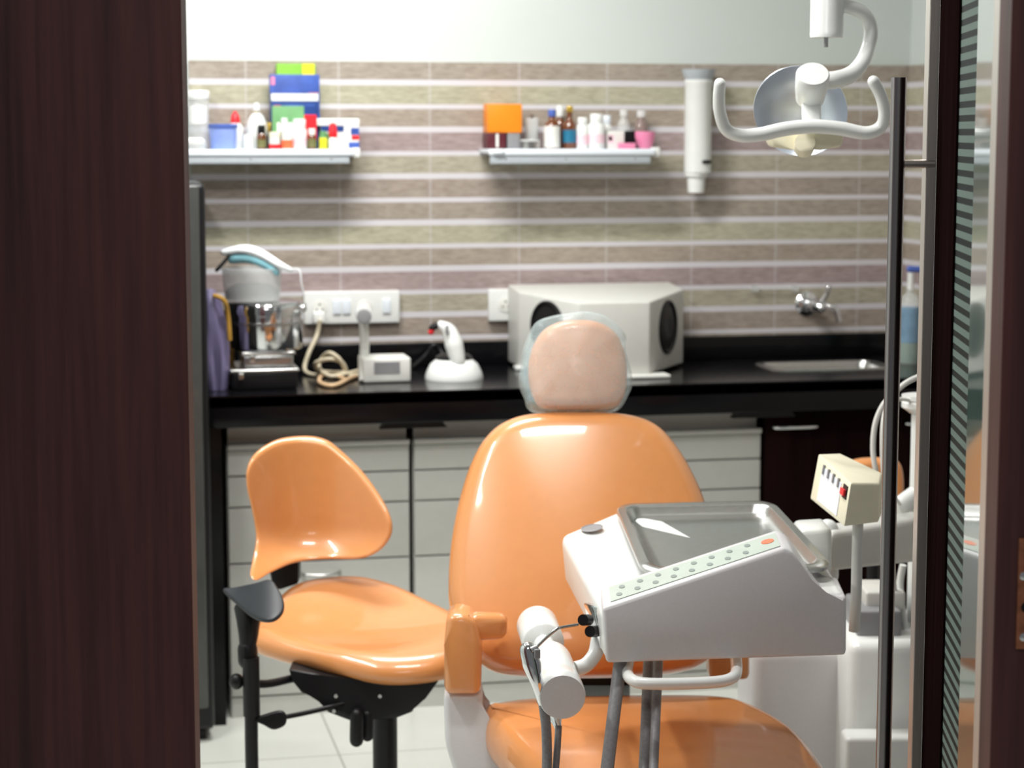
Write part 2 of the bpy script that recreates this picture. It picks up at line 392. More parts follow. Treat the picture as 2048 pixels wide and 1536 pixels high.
# ================================================================== counter, backsplash, sink
X0 = atZ(415, 793, CZ).x
gt = thing('worktop', 'long black granite worktop with upstand along the tiled wall', 'worktop', (X0, CF, CZ-.08))
su0, su1 = atZ(1545, 738, CZ), atZ(1775, 738, CZ)
SX0, SX1, SY0, SY1 = su0.x, su1.x+.02, 5.30, 5.48
bm = new()
for lo, hi in (((X0, CF, CZ-.03), (SX0, W-.01, CZ)), ((SX0, CF, CZ-.03), (SX1, SY0, CZ)), ((SX0, SY1, CZ-.03), (SX1, W-.01, CZ)), ((SX1, CF, CZ-.03), (XR-.008, W-.01, CZ))): box(bm, lo, hi)
obj('slab', bm, 'granite', gt, smooth=False)
obj('fascia', box(new(), (X0, CF, CZ-.082), (XR-.008, CF+.025, CZ-.0005), .004), 'granite', gt)
obj('upstand', box(new(), (X0, W-.03, CZ), (XR-.008, W-.01, CZ+.066), .003), 'granite', gt)
obj('end_panel', box(new(), (X0+.005, CF+.03, 0), (X0+.035, W-.02, CZ-.03)), 'granite', gt)
for u in (822, 1194, 1520):
    xx = atY(u, 850, CF+.06).x
    pts = [Vector((xx-.05, CF+.03, CZ-.031)), Vector((xx+.055, CF+.03, CZ-.031)), Vector((xx+.075, CF+.03, CZ-.082)), Vector((xx+.09, CF+.03, CZ-.10)), Vector((xx-.085, CF+.03, CZ-.10)), Vector((xx-.07, CF+.03, CZ-.082))]
    obj('support_bracket', extr(new(), pts, Vector((0, .03, 0))), 'black', gt, smooth=False)
sk = thing('sink', 'stainless steel sink set into the black worktop below the tap', 'sink', (SX0, SY0, CZ-.14))
bm = new()
def rr(x0, y0, x1, y1, r, z, n=6):
    out = []
    for cx, cy, a0 in ((x1-r, y1-r, 0), (x0+r, y1-r, PI/2), (x0+r, y0+r, PI), (x1-r, y0+r, 1.5*PI)):
        for k in range(n+1):
            a = a0+PI/2*k/n; out.append(Vector((cx+r*math.cos(a), cy+r*math.sin(a), z)))
    return out
rings = [rr(SX0-.012, SY0-.012, SX1+.012, SY1+.012, .03, CZ+.0005), rr(SX0-.008, SY0-.008, SX1+.008, SY1+.008, .03, CZ+.004), rr(SX0+.004, SY0+.004, SX1-.004, SY1-.004, .03, CZ+.003), rr(SX0+.01, SY0+.01, SX1-.01, SY1-.01, .03, CZ-.015), rr(SX0+.02, SY0+.02, SX1-.02, SY1-.02, .03, CZ-.13)]
vr = [[bm.verts.new(p) for p in R] for R in rings]
for A, B in zip(vr, vr[1:]):
    for k in range(len(A)): bm.faces.new((A[k], A[(k+1) % len(A)], B[(k+1) % len(A)], B[k]))
bm.faces.new(vr[-1])
obj('basin', bm, 'steel', sk)
obj('drain', lathe(new(), [(0, 0), (.025, 0), (.02, .002), (0, .001)], ((SX0+SX1)/2, (SY0+SY1)/2, CZ-.1295)), 'chrome', sk)
# tap
TY = W-.01
tp = thing('wall_tap', 'chrome tap fixed to the tiles above the sink', 'tap', atY(1612, 640, TY))
f0 = atY(1613, 607, TY)
obj('flange', lathe(new(), [(0, 0), (.034, 0), (.036, .006), (.028, .014), (.014, .018), (0, .018)], f0, (0, -1, 0)), 'chrome', tp)
f1 = f0+Vector((0, -.075, 0))
obj('body', tube(new(), [f0, f0+Vector((.0, -.05, 0)), f1, f1+Vector((.01, -.02, -.004))], [.016, .017, .019, .015], 16, 5, dome=True), 'chrome', tp)
sp0 = f1
pt = [sp0, at(1645, 607, 5.5), at(1655, 618, 5.47), at(1661, 640, 5.46)]
obj('spout', tube(new(), [sp0, sp0+Vector((.03, -.02, .0)), sp0+Vector((.05, -.03, -.012)), sp0+Vector((.06, -.035, -.045))], .0095, 14, 6), 'chrome', tp)
obj('lever', tube(new(), [sp0+Vector((.018, 0, .01)), sp0+Vector((.03, -.01, .035)), sp0+Vector((.034, -.012, .052))], [.009, .007, .009], 12, 5, dome=True), 'chrome', tp)
pipe = tube(new(), [atY(1506, 578, TY-.012), atY(1545, 577, TY-.014), atY(1596, 577, TY-.012)], .003, 8, 4)
for u in (1510, 1590): box(pipe, atY(u-4, 584, TY-.016), atY(u+4, 570, TY))
tag(obj('towel_rail', pipe, 'clear', loc=atY(1550, 577, TY)), 'thin clear rail on the tiles left of the tap', 'rail')
# ================================================================== cabinets below
def zY(v, Y, u=1024): return atY(u, v, Y).z
CB = CF+.085
def drawer_unit(u0, u1, label, hand):
    xa, xb = atY(u0, 1000, CB).x, atY(u1, 1000, CB).x
    zs = [zY(v, CB, 620) for v in (884, 896, 948, 1010, 1122)]+[.055]
    t = thing('drawer_unit', label, 'drawer unit', ((xa+xb)/2, CB, 0), 'white drawer units under the worktop')
    bm = box(new(), (xa, CB+.016, .0), (xb, W-.06, zs[0]-.008)); obj('carcass', bm, 'cabwhite', t, smooth=False)
    obj('top_lip', box(new(), (xa+.001, CB-.008, zs[1]+.001), (xb-.001, CB+.014, zs[0]), .003), 'cabwhite', t)
    obj('rear_rail', box(new(), (xa+.005, CB+.03, zs[0]-.01), (xb-.005, CB+.05, CZ-.034)), 'cabwhite', t, smooth=False)
    for i in range(1, 5):
        f = obj('drawer', box(new(), (xa+.002, CB, zs[i+1]+.0022), (xb-.002, CB+.018, zs[i]-.0022), .002), 'cabwhite', t)
        if i == 4 and hand:
            c = (xa+xb)/2; z = zs[i]-.03
            obj('handle', tube(new(), [Vector((c-.05, CB, z)), Vector((c-.04, CB-.018, z-.002)), Vector((c, CB-.026, z-.004)), Vector((c+.04, CB-.018, z-.002)), Vector((c+.05, CB, z))], .004, 10, 5), 'steel', f)
    obj('plinth', box(new(), (xa+.003, CB+.004, 0), (xb-.003, CB+.03, .052)), 'cabwhite', t, smooth=False)
drawer_unit(455, 820, 'white four-drawer unit behind the swivel stool, left end of the worktop', 1)
drawer_unit(828, 1190, 'white four-drawer unit directly behind the orange dental chair', 1)
drawer_unit(1198, 1521, 'white four-drawer unit next to the dark wood cupboard', 1)
xa, xb = atY(1525, 1000, CB).x, XR-.01
dc = thing('sink_cupboard', 'dark wood cupboard with bar handle under the sink', 'cupboard', ((xa+xb)/2, CB, 0))
obj('carcass', box(new(), (xa, CB+.02, 0), (xb, W-.06, CZ-.16)), 'wengedark', dc, smooth=False)
dz1 = zY(822, CB, 1600); xm = xa+(xb-xa)*.62
for i, (x0, x1) in enumerate(((xa+.002, xm-.002), (xm+.002, xb-.002))):
    f = obj('door', box(new(), (x0, CB-.01, .06), (x1, CB+.018, CZ-.084), .002), 'wengedark', dc)
    hx = atY(1543, 850, CB).x if i == 0 else x0+.03; hx2 = atY(1628, 850, CB).x if i == 0 else x1-.03; hz = zY(851, CB, 1590)
    obj('handle', tube(new(), [Vector((hx, CB-.01, hz)), Vector((hx+.006, CB-.03, hz)), Vector(((hx+hx2)/2, CB-.034, hz)), Vector((hx2-.006, CB-.03, hz)), Vector((hx2, CB-.01, hz))], .0055, 10, 5), 'chrome', f)
# ================================================================== tall dark appliance on the left
fy = 5.0
fr = thing('tall_cabinet', 'tall dark grey lacquered cabinet standing left of the worktop', 'cabinet', lvl(395, fy, 0))
fx = atY(411, 500, fy).x; fz = zY(366, fy, 390)
bm = box(new(), (fx-.5, fy+.02, .02), (fx-.004, fy+.56, fz)); obj('body', bm, 'black', fr, smooth=False)
bm = box(new(), (fx-.5, fy-.03, .03), (fx, fy+.018, fz), .014); obj('side_frame', bm, 'black', fr)
obj('door', box(new(), (fx-.5, fy-.045, .09), (fx-.016, fy-.028, fz-.004), .006), 'fridge', fr)
obj('foot', box(new(), (fx-.48, fy, 0), (fx-.02, fy+.5, .022)), 'black', fr, smooth=False)
# ================================================================== wall shelves
SY = 5.5; SZ = atY(560, 299, SY).z
def shelf(u0, u1, label):
    xa, xb = atY(u0, 300, SY).x, atY(u1, 300, SY).x
    t = thing('wall_shelf', label, 'shelf', ((xa+xb)/2, W-.011, SZ-.04), 'wall shelves')
    obj('shelf_board', box(new(), (xa, SY+.006, SZ-.012), (xb, W-.011, SZ), .002), 'shelfwhite', t)
    zb = zY(328, SY, (u0+u1)/2)
    obj('front_rail', box(new(), (xa, SY-.006, SZ-.018), (xb, SY+.008, SZ), .005), 'shelfwhite', t)
    r = obj('fascia', box(new(), (xa+.004, SY-.001, zb), (xb-.012, SY+.012, SZ-.016), .003), 'shelfgrey', t)
    for f in (.1, .46, .88): obj('screw', lathe(new(), [(0, 0), (.003, 0), (.002, .0015), (0, .002)], (xa+(xb-xa)*f, SY-.001, (SZ+zb)/2-.006), (0, -1, 0), 10), 'grey', r)
    obj('end_bracket', box(new(), (xb-.002, SY+.01, SZ-.022), (xb+.018, W-.011, SZ+.004), .003), 'white', t)
    obj('end_cap', tube(new(), [Vector((xa+.018, SY-.004, SZ-.008)), Vector((xa+.034, SY-.004, SZ-.008))], .009, 12, dome=True), 'shelfwhite', t)
shelf(322, 708, 'grey and white metal wall shelf full of boxes, left side')
shelf(978, 1310, 'grey and white metal wall shelf holding the orange box')
def bottle(name, label, cat, u, wpx, vtop, parts, Y=5.56, zb=None, group='bottles and jars on the wall shelves', vb=None):
    zb = SZ+.0003 if zb is None else zb
    p = atY(u, 290, Y); r = px(wpx/2, p.dot(FW)+.0); h = atY(u, vtop, Y).z-zb
    c = Vector((atY(u, 270, Y).x, Y, zb))
    t = thing(name, label, cat, c, group)
    for pn, m, prof in parts: obj(pn, lathe(new(), [(a*r, b*h) for a, b in prof], c, n=22), m, t)
    return t
RB = lambda z0, z1, r=1: [(0, z0), (r*.94, z0), (r, z0+.02), (r, z1-.02), (r*.94, z1), (0, z1)]
SLV = lambda z0, z1, r=1.015: [(r-.03, z0), (r, z0), (r, z1), (r-.03, z1)]
BTL = lambda sh, nk, nr=.4: [(0, 0), (.93, 0), (1, .02), (1, sh-.1), (.93, sh-.03), (nr+.08, sh+.06), (nr, sh+.09), (nr, nk), (0, nk)]
def bx(name, label, cat, u0, u1, vtop, Y, th, m, prints=(), zb=None, group=None, lean=0):
    zb = SZ+.0003 if zb is None else zb
    xa, xb = atY(u0, 250, Y).x, atY(u1, 250, Y).x; z1 = atY((u0+u1)/2, vtop, Y).z
    t = thing(name, label, cat, ((xa+xb)/2, Y+th/2, zb), group)
    b_ = obj('box_body', box(new(), (xa, Y, zb), (xb, Y+th, z1), .0015), m, t)
    for (f0, f1, g0, g1, pm) in prints:
        obj('print', box(new(), (xa+(xb-xa)*f0, Y-.0005, zb+(z1-zb)*g0), (xa+(xb-xa)*f1, Y+.001, zb+(z1-zb)*g1)), pm, t, smooth=False)
    return t
G1 = 'cartons standing on the left shelf'
bx('carton', 'tall lime green carton with yellow end, rearmost and highest on left shelf', 'box', 555, 632, 127, 5.610, .024, 'lime', [(.66, .97, .87, 1, 'yellow')], group=G1)
bx('carton', 'royal blue carton with orange spot, in front of the lime one', 'box', 541, 640, 149, 5.585, .022, 'royal', [(.02, .1, .86, .97, 'pink'), (.3, .72, .70, .75, 'orred'), (.78, .97, .64, .76, 'orred'), (.0, .75, .0, .70, 'navy')], group=G1)
bx('carton', 'navy carton with a white top band, in front of the blue one', 'box', 543, 637, 186, 5.562, .02, 'navy', [(.0, 1, .86, .99, 'white'), (.06, .2, .62, .78, 'red'), (.3, .92, .58, .8, 'royal')], group=G1)
bx('carton', 'green carton with red corner, frontmost of the standing cartons', 'box', 545, 633, 212, 5.545, .015, 'green', [(.72, 1, .2, .8, 'red'), (.1, .65, .4, .62, 'white'), (.72, 1, .8, 1, 'navy')], group=G1)
bottle('storage_jar', 'clear jar with white lid at left end of the left shelf', 'jar', 397, 46, 181, [('jar_body', 'clear', RB(0, .84)), ('contents', 'cotton', [(0, .42), (.8, .44), (.84, .7), (.4, .78), (0, .76)]), ('lid', 'white', RB(.84, 1, 1.06))], Y=5.59)
bottle('cotton_dish', 'low dish of white cotton rolls in front of the clear jar', 'dish', 388, 52, 276, [('dish', 'frost', [(0, 0), (.8, 0), (1, .5), (.96, .5), (.78, .06), (0, .06)]), ('cotton_rolls', 'cotton', [(0, .1), (.8, .3), (.9, .7), (.6, 1), (.3, .85), (0, .98)])], Y=5.53, group=None)
bottle('plastic_tub', 'blue plastic tub on the left shelf', 'tub', 446, 60, 248, [('tub_body', 'paleblue', [(0, 0), (.84, 0), (.86, .02), (.97, .88), (.93, .88), (.82, .03), (0, .03)]), ('rim', 'blue', [(.93, .84), (1.02, .84), (1.04, .88), (1.03, .99), (.95, 1), (.93, .9)])], Y=5.555, group=None)
bottle('bottle', 'white bottle with red conical cap behind the blue tub', 'bottle', 471, 34, 222, [('body', 'white', BTL(.62, .7, .5)), ('cap', 'red', [(0, .68), (.58, .68), (.6, .72), (.5, .86), (.2, .98), (0, 1)])], Y=5.605)
bottle('small_cup', 'small white cup beside the blue tub', 'cup', 496, 22, 268, [('cup_body', 'white', [(0, 0), (.82, 0), (1, 1), (.93, 1), (.76, .05), (0, .05)])], Y=5.54, group=None)
bottle('squeeze_bottle', 'white round-shouldered squeeze bottle with narrow white nozzle', 'bottle', 514, 43, 205, [('body', 'white', [(0, 0), (.92, 0), (1, .03), (1, .45), (.93, .58), (.6, .72), (.3, .78), (0, .78)]), ('neck', 'gold', [(0, .77), (.24, .77), (.24, .83), (0, .83)]), ('nozzle_cap', 'white', [(0, .82), (.33, .82), (.33, .9), (.25, .98), (0, 1)])], Y=5.585)
bottle('bottle', 'small amber bottle with black cap before the white squeeze bottle', 'bottle', 523, 20, 250, [('body', 'amber', BTL(.6, .68, .6)), ('label', 'olive', SLV(.08, .4)), ('cap', 'black', RB(.66, 1, .78))], Y=5.545)
bottle('bottle', 'little dark bottle with gilt cap left of the standing cartons', 'bottle', 541, 15, 245, [('body', 'black', BTL(.6, .68, .6)), ('cap', 'gold', RB(.66, 1, .8))], Y=5.575)
bottle('jar', 'tiny cream jar with a red base band on the left shelf', 'jar', 549, 23, 264, [('body', 'offwhite', RB(0, .7)), ('band', 'red', SLV(.03, .3)), ('lid', 'cream', RB(.7, 1, 1.03))], Y=5.525)
bottle('jar', 'tiny cream jar with a brown band, right of the red-banded one', 'jar', 574, 24, 261, [('body', 'offwhite', RB(0, .68)), ('band', 'orred', SLV(.05, .5)), ('lid', 'offwhite', RB(.68, 1, 1.03))], Y=5.525)
bottle('bottle', 'slim white bottle standing at the foot of the green carton', 'bottle', 569, 17, 236, [('body', 'white', BTL(.66, .72, .55)), ('cap', 'white', RB(.7, 1, .8))], Y=5.528+.008)
bottle('jar', 'wide-capped white jar at the foot of the green carton', 'jar', 599, 30, 238, [('body', 'white', RB(0, .66)), ('label', 'palepink', SLV(.1, .4)), ('cap', 'white', RB(.66, 1, .88))], Y=5.53)
bottle('bottle', 'small brown vial between the white jar and the yellow bottle', 'bottle', 624, 17, 257, [('body', 'amber', BTL(.62, .7, .6)), ('label', 'olive', SLV(.1, .5)), ('cap', 'offwhite', RB(.68, 1, .85))], Y=5.525)
bottle('bottle', 'small yellow and green bottle on the left shelf', 'bottle', 646, 17, 262, [('body', 'yellow', BTL(.72, .8, .6)), ('label', 'green', SLV(.6, .8, .99)), ('cap', 'green', RB(.78, 1, .75))], Y=5.525)
bottle('bottle', 'small white bottle with bulbous red cap, right end of left shelf', 'bottle', 666, 19, 245, [('body', 'white', BTL(.4, .46, .6)), ('cap', 'red', [(0, .44), (.8, .44), (1, .55), (.9, .72), (.7, .95), (0, 1)])], Y=5.522)
bb = bx('carton', 'white and pale blue box with blue and red end, right end of left shelf', 'box', 642, 718, 252, 5.55, .06, 'offwhite', [(.0, .25, .0, .7, 'green'), (.0, .6, .75, 1, 'navy'), (.78, 1, .62, .92, 'royal'), (.8, 1, .4, .6, 'red'), (.72, 1, .05, .3, 'royal')], group=None)
tz = atY(680, 252, 5.55).z+.0005
bx('flat_box', 'long flat white box lying on the white and blue box', 'box', 634, 719, 237, 5.55, .055, 'white', zb=tz)
# right shelf
bxw = bx('carton', 'dark wine red box under the orange box', 'box', 975, 1012, 266, 5.545, .07, 'wine', [(.45, .6, .1, .95, 'offwhite')], group='boxes on the right shelf')
bxd = bx('carton', 'low dark grey box beside the wine red box', 'box', 1015, 1040, 266, 5.55, .06, 'grey', group='boxes on the right shelf')
bx('carton', 'bright orange square box on top of the wine red box', 'box', 976, 1044, 208, 5.548, .068, 'orangebox', zb=atY(1000, 266, 5.548).z+.0006, group='boxes on the right shelf')
bottle('tumbler', 'clear tumbler of thin instruments beside the orange box', 'glass', 1064, 30, 236, [('glass_body', 'clear', [(0, 0), (.85, 0), (1, 1), (.94, 1), (.8, .04), (0, .04)]), ('instruments', 'steel', [(0, .05), (.2, .05), (.25, 1.1), (.1, 1.12), (0, 1.1)]), ('stain', 'grey', [(.1, .04), (.6, .04), (.6, .3), (.1, .3)])], Y=5.6, group=None)
bottle('tin', 'low round grey tin in front of the tumbler', 'tin', 1060, 40, 279, [('body', 'steel', RB(0, .8)), ('lid', 'frost', RB(.8, 1, 1.02))], Y=5.535, group=None)
bottle('bottle', 'amber bottle with blue cap and white label', 'bottle', 1104, 33, 219, [('body', 'amber', BTL(.66, .82, .42)), ('label', 'offwhite', SLV(.03, .58)), ('cap', 'blue', RB(.82, 1, .5))], Y=5.55)
bottle('bottle', 'dark bottle with tall white cap behind the amber bottles', 'bottle', 1120, 28, 211, [('body', 'amber', BTL(.62, .76, .42)), ('cap', 'white', RB(.74, 1, .55))], Y=5.608)
bottle('bottle', 'brown bottle with gold cap and blue label', 'bottle', 1139, 29, 212, [('body', 'amber', BTL(.60, .88, .4)), ('label', 'teal', SLV(.14, .44)), ('cap', 'gold', RB(.86, 1, .5))], Y=5.565)
bottle('jar', 'white jar with pink label next to the brown bottle', 'jar', 1165, 24, 235, [('body', 'white', RB(0, .76)), ('label', 'palepink', SLV(.12, .44)), ('lid', 'white', RB(.77, 1, .84))], Y=5.55)
bottle('jar', 'large white jar in the middle of the right shelf group', 'jar', 1193, 34, 228, [('body', 'white', RB(0, .72)), ('label', 'palepink', SLV(.16, .42)), ('lid', 'white', RB(.72, 1, .8))], Y=5.545)
bottle('bottle', 'white bottle with pale cap just right of the large white jar', 'bottle', 1214, 22, 231, [('body', 'white', BTL(.66, .76, .6)), ('cap', 'shelfwhite', RB(.74, 1, .75))], Y=5.595)
bx('carton', 'small white box with a red patch before the clear bottle', 'box', 1214, 1249, 262, 5.545, .03, 'offwhite', [(.05, .4, .3, .8, 'palepink'), (.1, .3, .45, .7, 'orred')], group='boxes on the right shelf')
bottle('bottle', 'clear empty bottle behind the small white box', 'bottle', 1247, 27, 220, [('body', 'clear', BTL(.7, .84, .5)), ('cap', 'frost', RB(.84, 1, .6))], Y=5.6)
bx('carton', 'small black box between the clear bottle and pink bowl', 'box', 1251, 1270, 262, 5.57, .03, 'black', group='boxes on the right shelf')
bottle('bottle', 'smoky grey bottle standing behind the pink bowl', 'bottle', 1282, 30, 221, [('body', 'brownglass', BTL(.66, .82, .5)), ('cap', 'frost', RB(.82, 1, .6))], Y=5.605)
bottle('bowl', 'pink rubber bowl at right end of the right shelf', 'bowl', 1290, 42, 263, [('bowl_body', 'pink', [(0, 0), (.5, 0), (.8, .25), (1, .7), (1, 1), (.93, 1), (.85, .5), (.5, .12), (0, .1)])], Y=5.555, group=None)
bx('sachet', 'flat pink sachet lying at the front of the right shelf', 'packet', 1240, 1272, 286, 5.515, .025, 'pink')
# ================================================================== cup dispenser on the wall
DY = W-.055
dp = thing('cup_dispenser', 'white tubular cup dispenser fixed to the tiles', 'dispenser', atY(1393, 385, W-.011))
cx = atY(1396, 250, DY).x; zf = lambda v: atY(1396, v, DY).z; rr_ = px(27, 5.8)
obj('tube_body', lathe(new(), [(0, zf(345)), (rr_, zf(345)), (rr_, zf(168)), (rr_+.002, zf(166)), (rr_+.002, zf(160)), (rr_*.9, zf(160)), (0, zf(160))], (cx, DY, 0)), 'white', dp)
obj('flared_rim', lathe(new(), [(rr_*.95, zf(162)), (rr_*1.05, zf(156)), (rr_*1.25, zf(142)), (rr_*1.27, zf(139)), (rr_*1.15, zf(139)), (rr_*.9, zf(158))], (cx, DY, 0)), 'shelfgrey', dp)
obj('cup_outlet', lathe(new(), [(0, zf(385)), (rr_*.62, zf(385)), (rr_*.68, zf(356)), (rr_*.86, zf(352)), (rr_*.86, zf(344)), (0, zf(344))], (cx-.004, DY, 0)), 'white', dp)
obj('wall_bracket', box(new(), (cx-.025, DY+.01, zf(300)), (cx+.025, W-.0105, zf(200))), 'white', dp, smooth=False)
obj('badge', box(new(), (cx+.002, DY-rr_-.0015, zf(327)), (cx+.028, DY-rr_+.012, zf(320)), .0004), 'black', dp)
# ================================================================== switch plates
def plate(u0, v0, u1, v1, label, items):
    Y = W-.011
    a, b = atY(u0, v1, Y), atY(u1, v0, Y)
    zc0 = atY((u0+u1)/2, v1, Y).z; zc1 = atY((u0+u1)/2, v0, Y).z
    t = thing('switch_plate', label, 'switch plate', ((a.x+b.x)/2, Y, zc0), 'switch plates')
    obj('plate', box(new(), (a.x, Y-.022, zc0), (b.x, Y, zc1), .004), 'white', t)
    for kind, f in items:
        x = a.x+(b.x-a.x)*f; zc = (zc0+zc1)/2
        if kind == 's': obj('rocker_switch', box(new(), (x-.011, Y-.027, zc-.018), (x+.011, Y-.02, zc+.022), .002), 'shelfwhite', t)
        else:
            so = obj('socket', lathe(new(), [(0, 0), (.021, 0), (.021, .002), (.017, .003), (0, .003)], (x, Y-.022, zc), (0, -1, 0), 20), 'offwhite', t)
            bm = new()
            for dx, dz in ((0, .010), (-.008, -.004), (.008, -.004)): lathe(bm, [(0, 0), (.0026, 0), (.0026, .001), (0, .001)], (x+dx, Y-.0248, zc+dz), (0, -1, 0), 10)
            obj('pin_holes', bm, 'black', so)
    return t
plate(607, 581, 797, 646, 'long white switch plate with two sockets and three switches, left', [('o', .16), ('s', .34), ('s', .44), ('o', .63), ('s', .86)])
plate(975, 577, 1040, 641, 'short white socket plate half hidden by the white box', [('o', .5)])
# ================================================================== things on the counter
def onC(u, v): return atZ(u, v, CZ)
# white box with two arm holes
gb = thing('glove_box', 'white angular box with two round black arm ports on the worktop', 'box', (onC(1230, 752).x, 5.4, CZ))
yb, yf = W-.035, onC(1230, 757).y
xs = [atY(1020, 660, yb-.03).x, atY(1367, 660, yb-.14).x]; xf = [atY(1157, 680, yf).x, atY(1300, 680, yf).x]
zt_ = atY(1230, 604, yf).z; zb_ = atY(1190, 566, yb).z
ym = yb-.14
pl = [(xs[0], yb), (xs[1], yb), (xs[1], ym), (xf[1], yf), (xf[0], yf), (xs[0], ym)]
bot = [Vector((x, y, CZ+.008)) for x, y in pl]
zb9 = atY(1190, 566, yb).z; zm9 = atY(1366, 578, ym).z
top = [Vector((x, y, {yb: zb9, ym: zm9, yf: zt_}[y])) for x, y in pl]
obj('shell', prism(new(), bot, top, .006, 3), 'beige', gb)
def port(p0, p1, fu, fz, r, sx):
    P0, P1 = Vector((p0[0], p0[1], 0)), Vector((p1[0], p1[1], 0)); d = (P1-P0).normalized(); n = Vector((d.y, -d.x, 0))
    c = P0.lerp(P1, fu)+UZ*(CZ+(zt_-CZ)*fz)+n*.001
    if n.y > 0: n = -n; c = P0.lerp(P1, fu)+UZ*(CZ+(zt_-CZ)*fz)+n*.001
    o = obj('arm_port', lathe(new(), [(r*1.0, -.004), (r, .004), (r*.93, .007), (r*.86, .004), (r*.84, 0)], c, n, 36), 'black', gb)
    obj('sleeve', lathe(new(), [(0, .001), (r*.3, .0015), (r*.5, .004), (r*.7, .001), (r*.86, .002), (r*.86, -.003), (0, -.003)], c, n, 36), 'black', o)
port((xs[0], ym), (xf[0], yf), .50, .62, .074, 1); port((xf[1], yf), (xs[1], ym), .50, .60, .074, 1)
obj('foot_strip', box(new(), (xs[0]-.01, ym-.02, CZ+.0005), (xs[0]+.06, ym+.02, CZ+.012), .003), 'white', gb)
obj('front_sill', box(new(), (xf[0], yf-.03, CZ+.0005), (xf[1]+.05, yf+.03, CZ+.01), .003), 'offwhite', gb)
# curing light
cl = thing('curing_light', 'white dome-based cordless curing light with black cradle on the worktop', 'dental lamp', onC(908, 762))
c = onC(908, 757); r = px(59, 5.35)
obj('dome_base', lathe(new(), [(0, 0), (r, 0), (r*1.0, .008), (r*.95, .02), (r*.82, .04), (r*.6, .054), (r*.3, .062), (0, .064)], c, n=32), 'white', cl)
obj('cradle', lathe(new(), [(0, .05), (r*.62, .05), (r*.64, .058), (r*.5, .066), (r*.2, .062), (0, .06)], c+Vector((.0, 0, .0)), n=28), 'black', cl)
D = 5.4
wn = obj('wand', tube(new(), [at(916, 724, D), at(908, 690, D), at(898, 662, D), at(882, 650, D)], [px(15, D), px(19, D), px(15, D), px(9, D)], 16, 6, dome=True), 'white', cl)
obj('tip', tube(new(), [at(880, 650, D), at(870, 652, D), at(864, 657, D)], px(7, D), 12, 3, dome=True), 'black', wn)
obj('tip_guard', tube(new(), [at(864, 660, D), at(862, 664, D)], px(6, D), 12, dome=True), 'red', wn, label='red tip guard')
obj('trigger', box(new(), at(892, 668, D-.03), at(896, 650, D-.02), .001), 'grey', wn)
# beige desktop device with upright holder
bd = thing('scaler_unit', 'beige desktop unit with upright handpiece holder on the worktop', 'dental device', onC(770, 768))
yA = onC(770, 766).y; x0_, x1_ = atY(727, 740, yA).x, atY(822, 740, yA).x; zt2 = atY(775, 716, yA).z
obj('case', box(new(), (x0_, yA, CZ+.0005), (x1_, yA+.11, zt2), .006), 'offwhite', bd)
obj('front_panel', box(new(), (atY(748, 740, yA).x, yA-.001, atY(770, 748, yA).z), (atY(800, 740, yA).x, yA+.003, atY(770, 724, yA).z)), 'grey', bd)
D = 5.28
po = obj('holder_post', tube(new(), [Vector((atY(729, 700, yA).x, yA+.02, CZ+.001)), at(729, 690, 5.42), at(727, 640, 5.42)], px(10, D), 14), 'beige', bd)
obj('handpiece', tube(new(), [at(726, 612, 5.5), at(727, 625, 5.36), at(728, 632, 5.26)], [px(13, D), px(18, D), px(16, D)], 20, 4), 'white', bd)
obj('handpiece_end', lathe(new(), [(0, 0), (px(15, D), 0), (px(14, D), .006), (px(8, D), .008), (0, .006)], at(728, 633, 5.258), (at(728, 634, 5.2)-at(727, 625, 5.36)), 20), 'grey', bd)
# plug and cables
pg = thing('power_plug', 'white plug with cream cable in the left socket', 'plug', atY(637, 640, W-.034))
Y_ = W-.034
obj('plug_body', box(new(), atY(627, 648, Y_-.03), atY(648, 622, Y_), .005), 'white', pg)
pc = [atY(640, 640, Y_-.035), at(634, 670, 5.62), at(618, 705, 5.58), at(609, 735, 5.56), at(618, 752, 5.5), at(645, 752, 5.46), at(680, 748, 5.46), at(705, 752, 5.44), at(722, 748, 5.44)]
for p in pc:
    if p.z < CZ+.006: p.z = CZ+.006
obj('cord', tube(new(), pc, .0062, 10, 8), 'cable', pg)
cc = new()
loop = [(690, 745), (640, 742), (632, 726), (660, 718), (685, 726), (692, 745), (680, 720), (660, 706), (645, 715), (638, 735), (660, 752), (690, 748), (715, 742), (733, 735)]
P = []
for i, (u, v) in enumerate(loop):
    q = at(u, v, 5.44+.02*math.sin(i*1.7)); q.z = max(q.z, CZ+.006); P.append(q)
tube(cc, P, .0058, 10, 8)
tag(obj('coiled_cable', cc, 'cable', loc=onC(665, 752)), 'cream cable coiled in a heap beside the steel trays', 'cable')
P = [onC(732, 750), onC(700, 762), onC(668, 776), onC(640, 770), onC(645, 756), onC(675, 758), onC(690, 764)]
for p in P: p.z = CZ+.0062
tag(obj('tan_cable', tube(new(), P, .006, 10, 8), 'tan', loc=P[2]), 'tan cable looped on the worktop before the cream coil', 'cable')
P = [atY(835, 700, 5.58), atY(850, 712, 5.58), atY(868, 690, 5.58), atY(880, 700, 5.58)]
for p in P: p.z = max(p.z, CZ+.006)
P = [Vector((P[0].x-.02, 5.55, CZ+.006)), P[1], P[2], P[3], Vector((P[3].x+.02, 5.55, CZ+.006))]
tag(obj('black_cable', tube(new(), P, .005, 8, 6), 'black', loc=P[0]), 'black cable behind the curing light', 'cable')
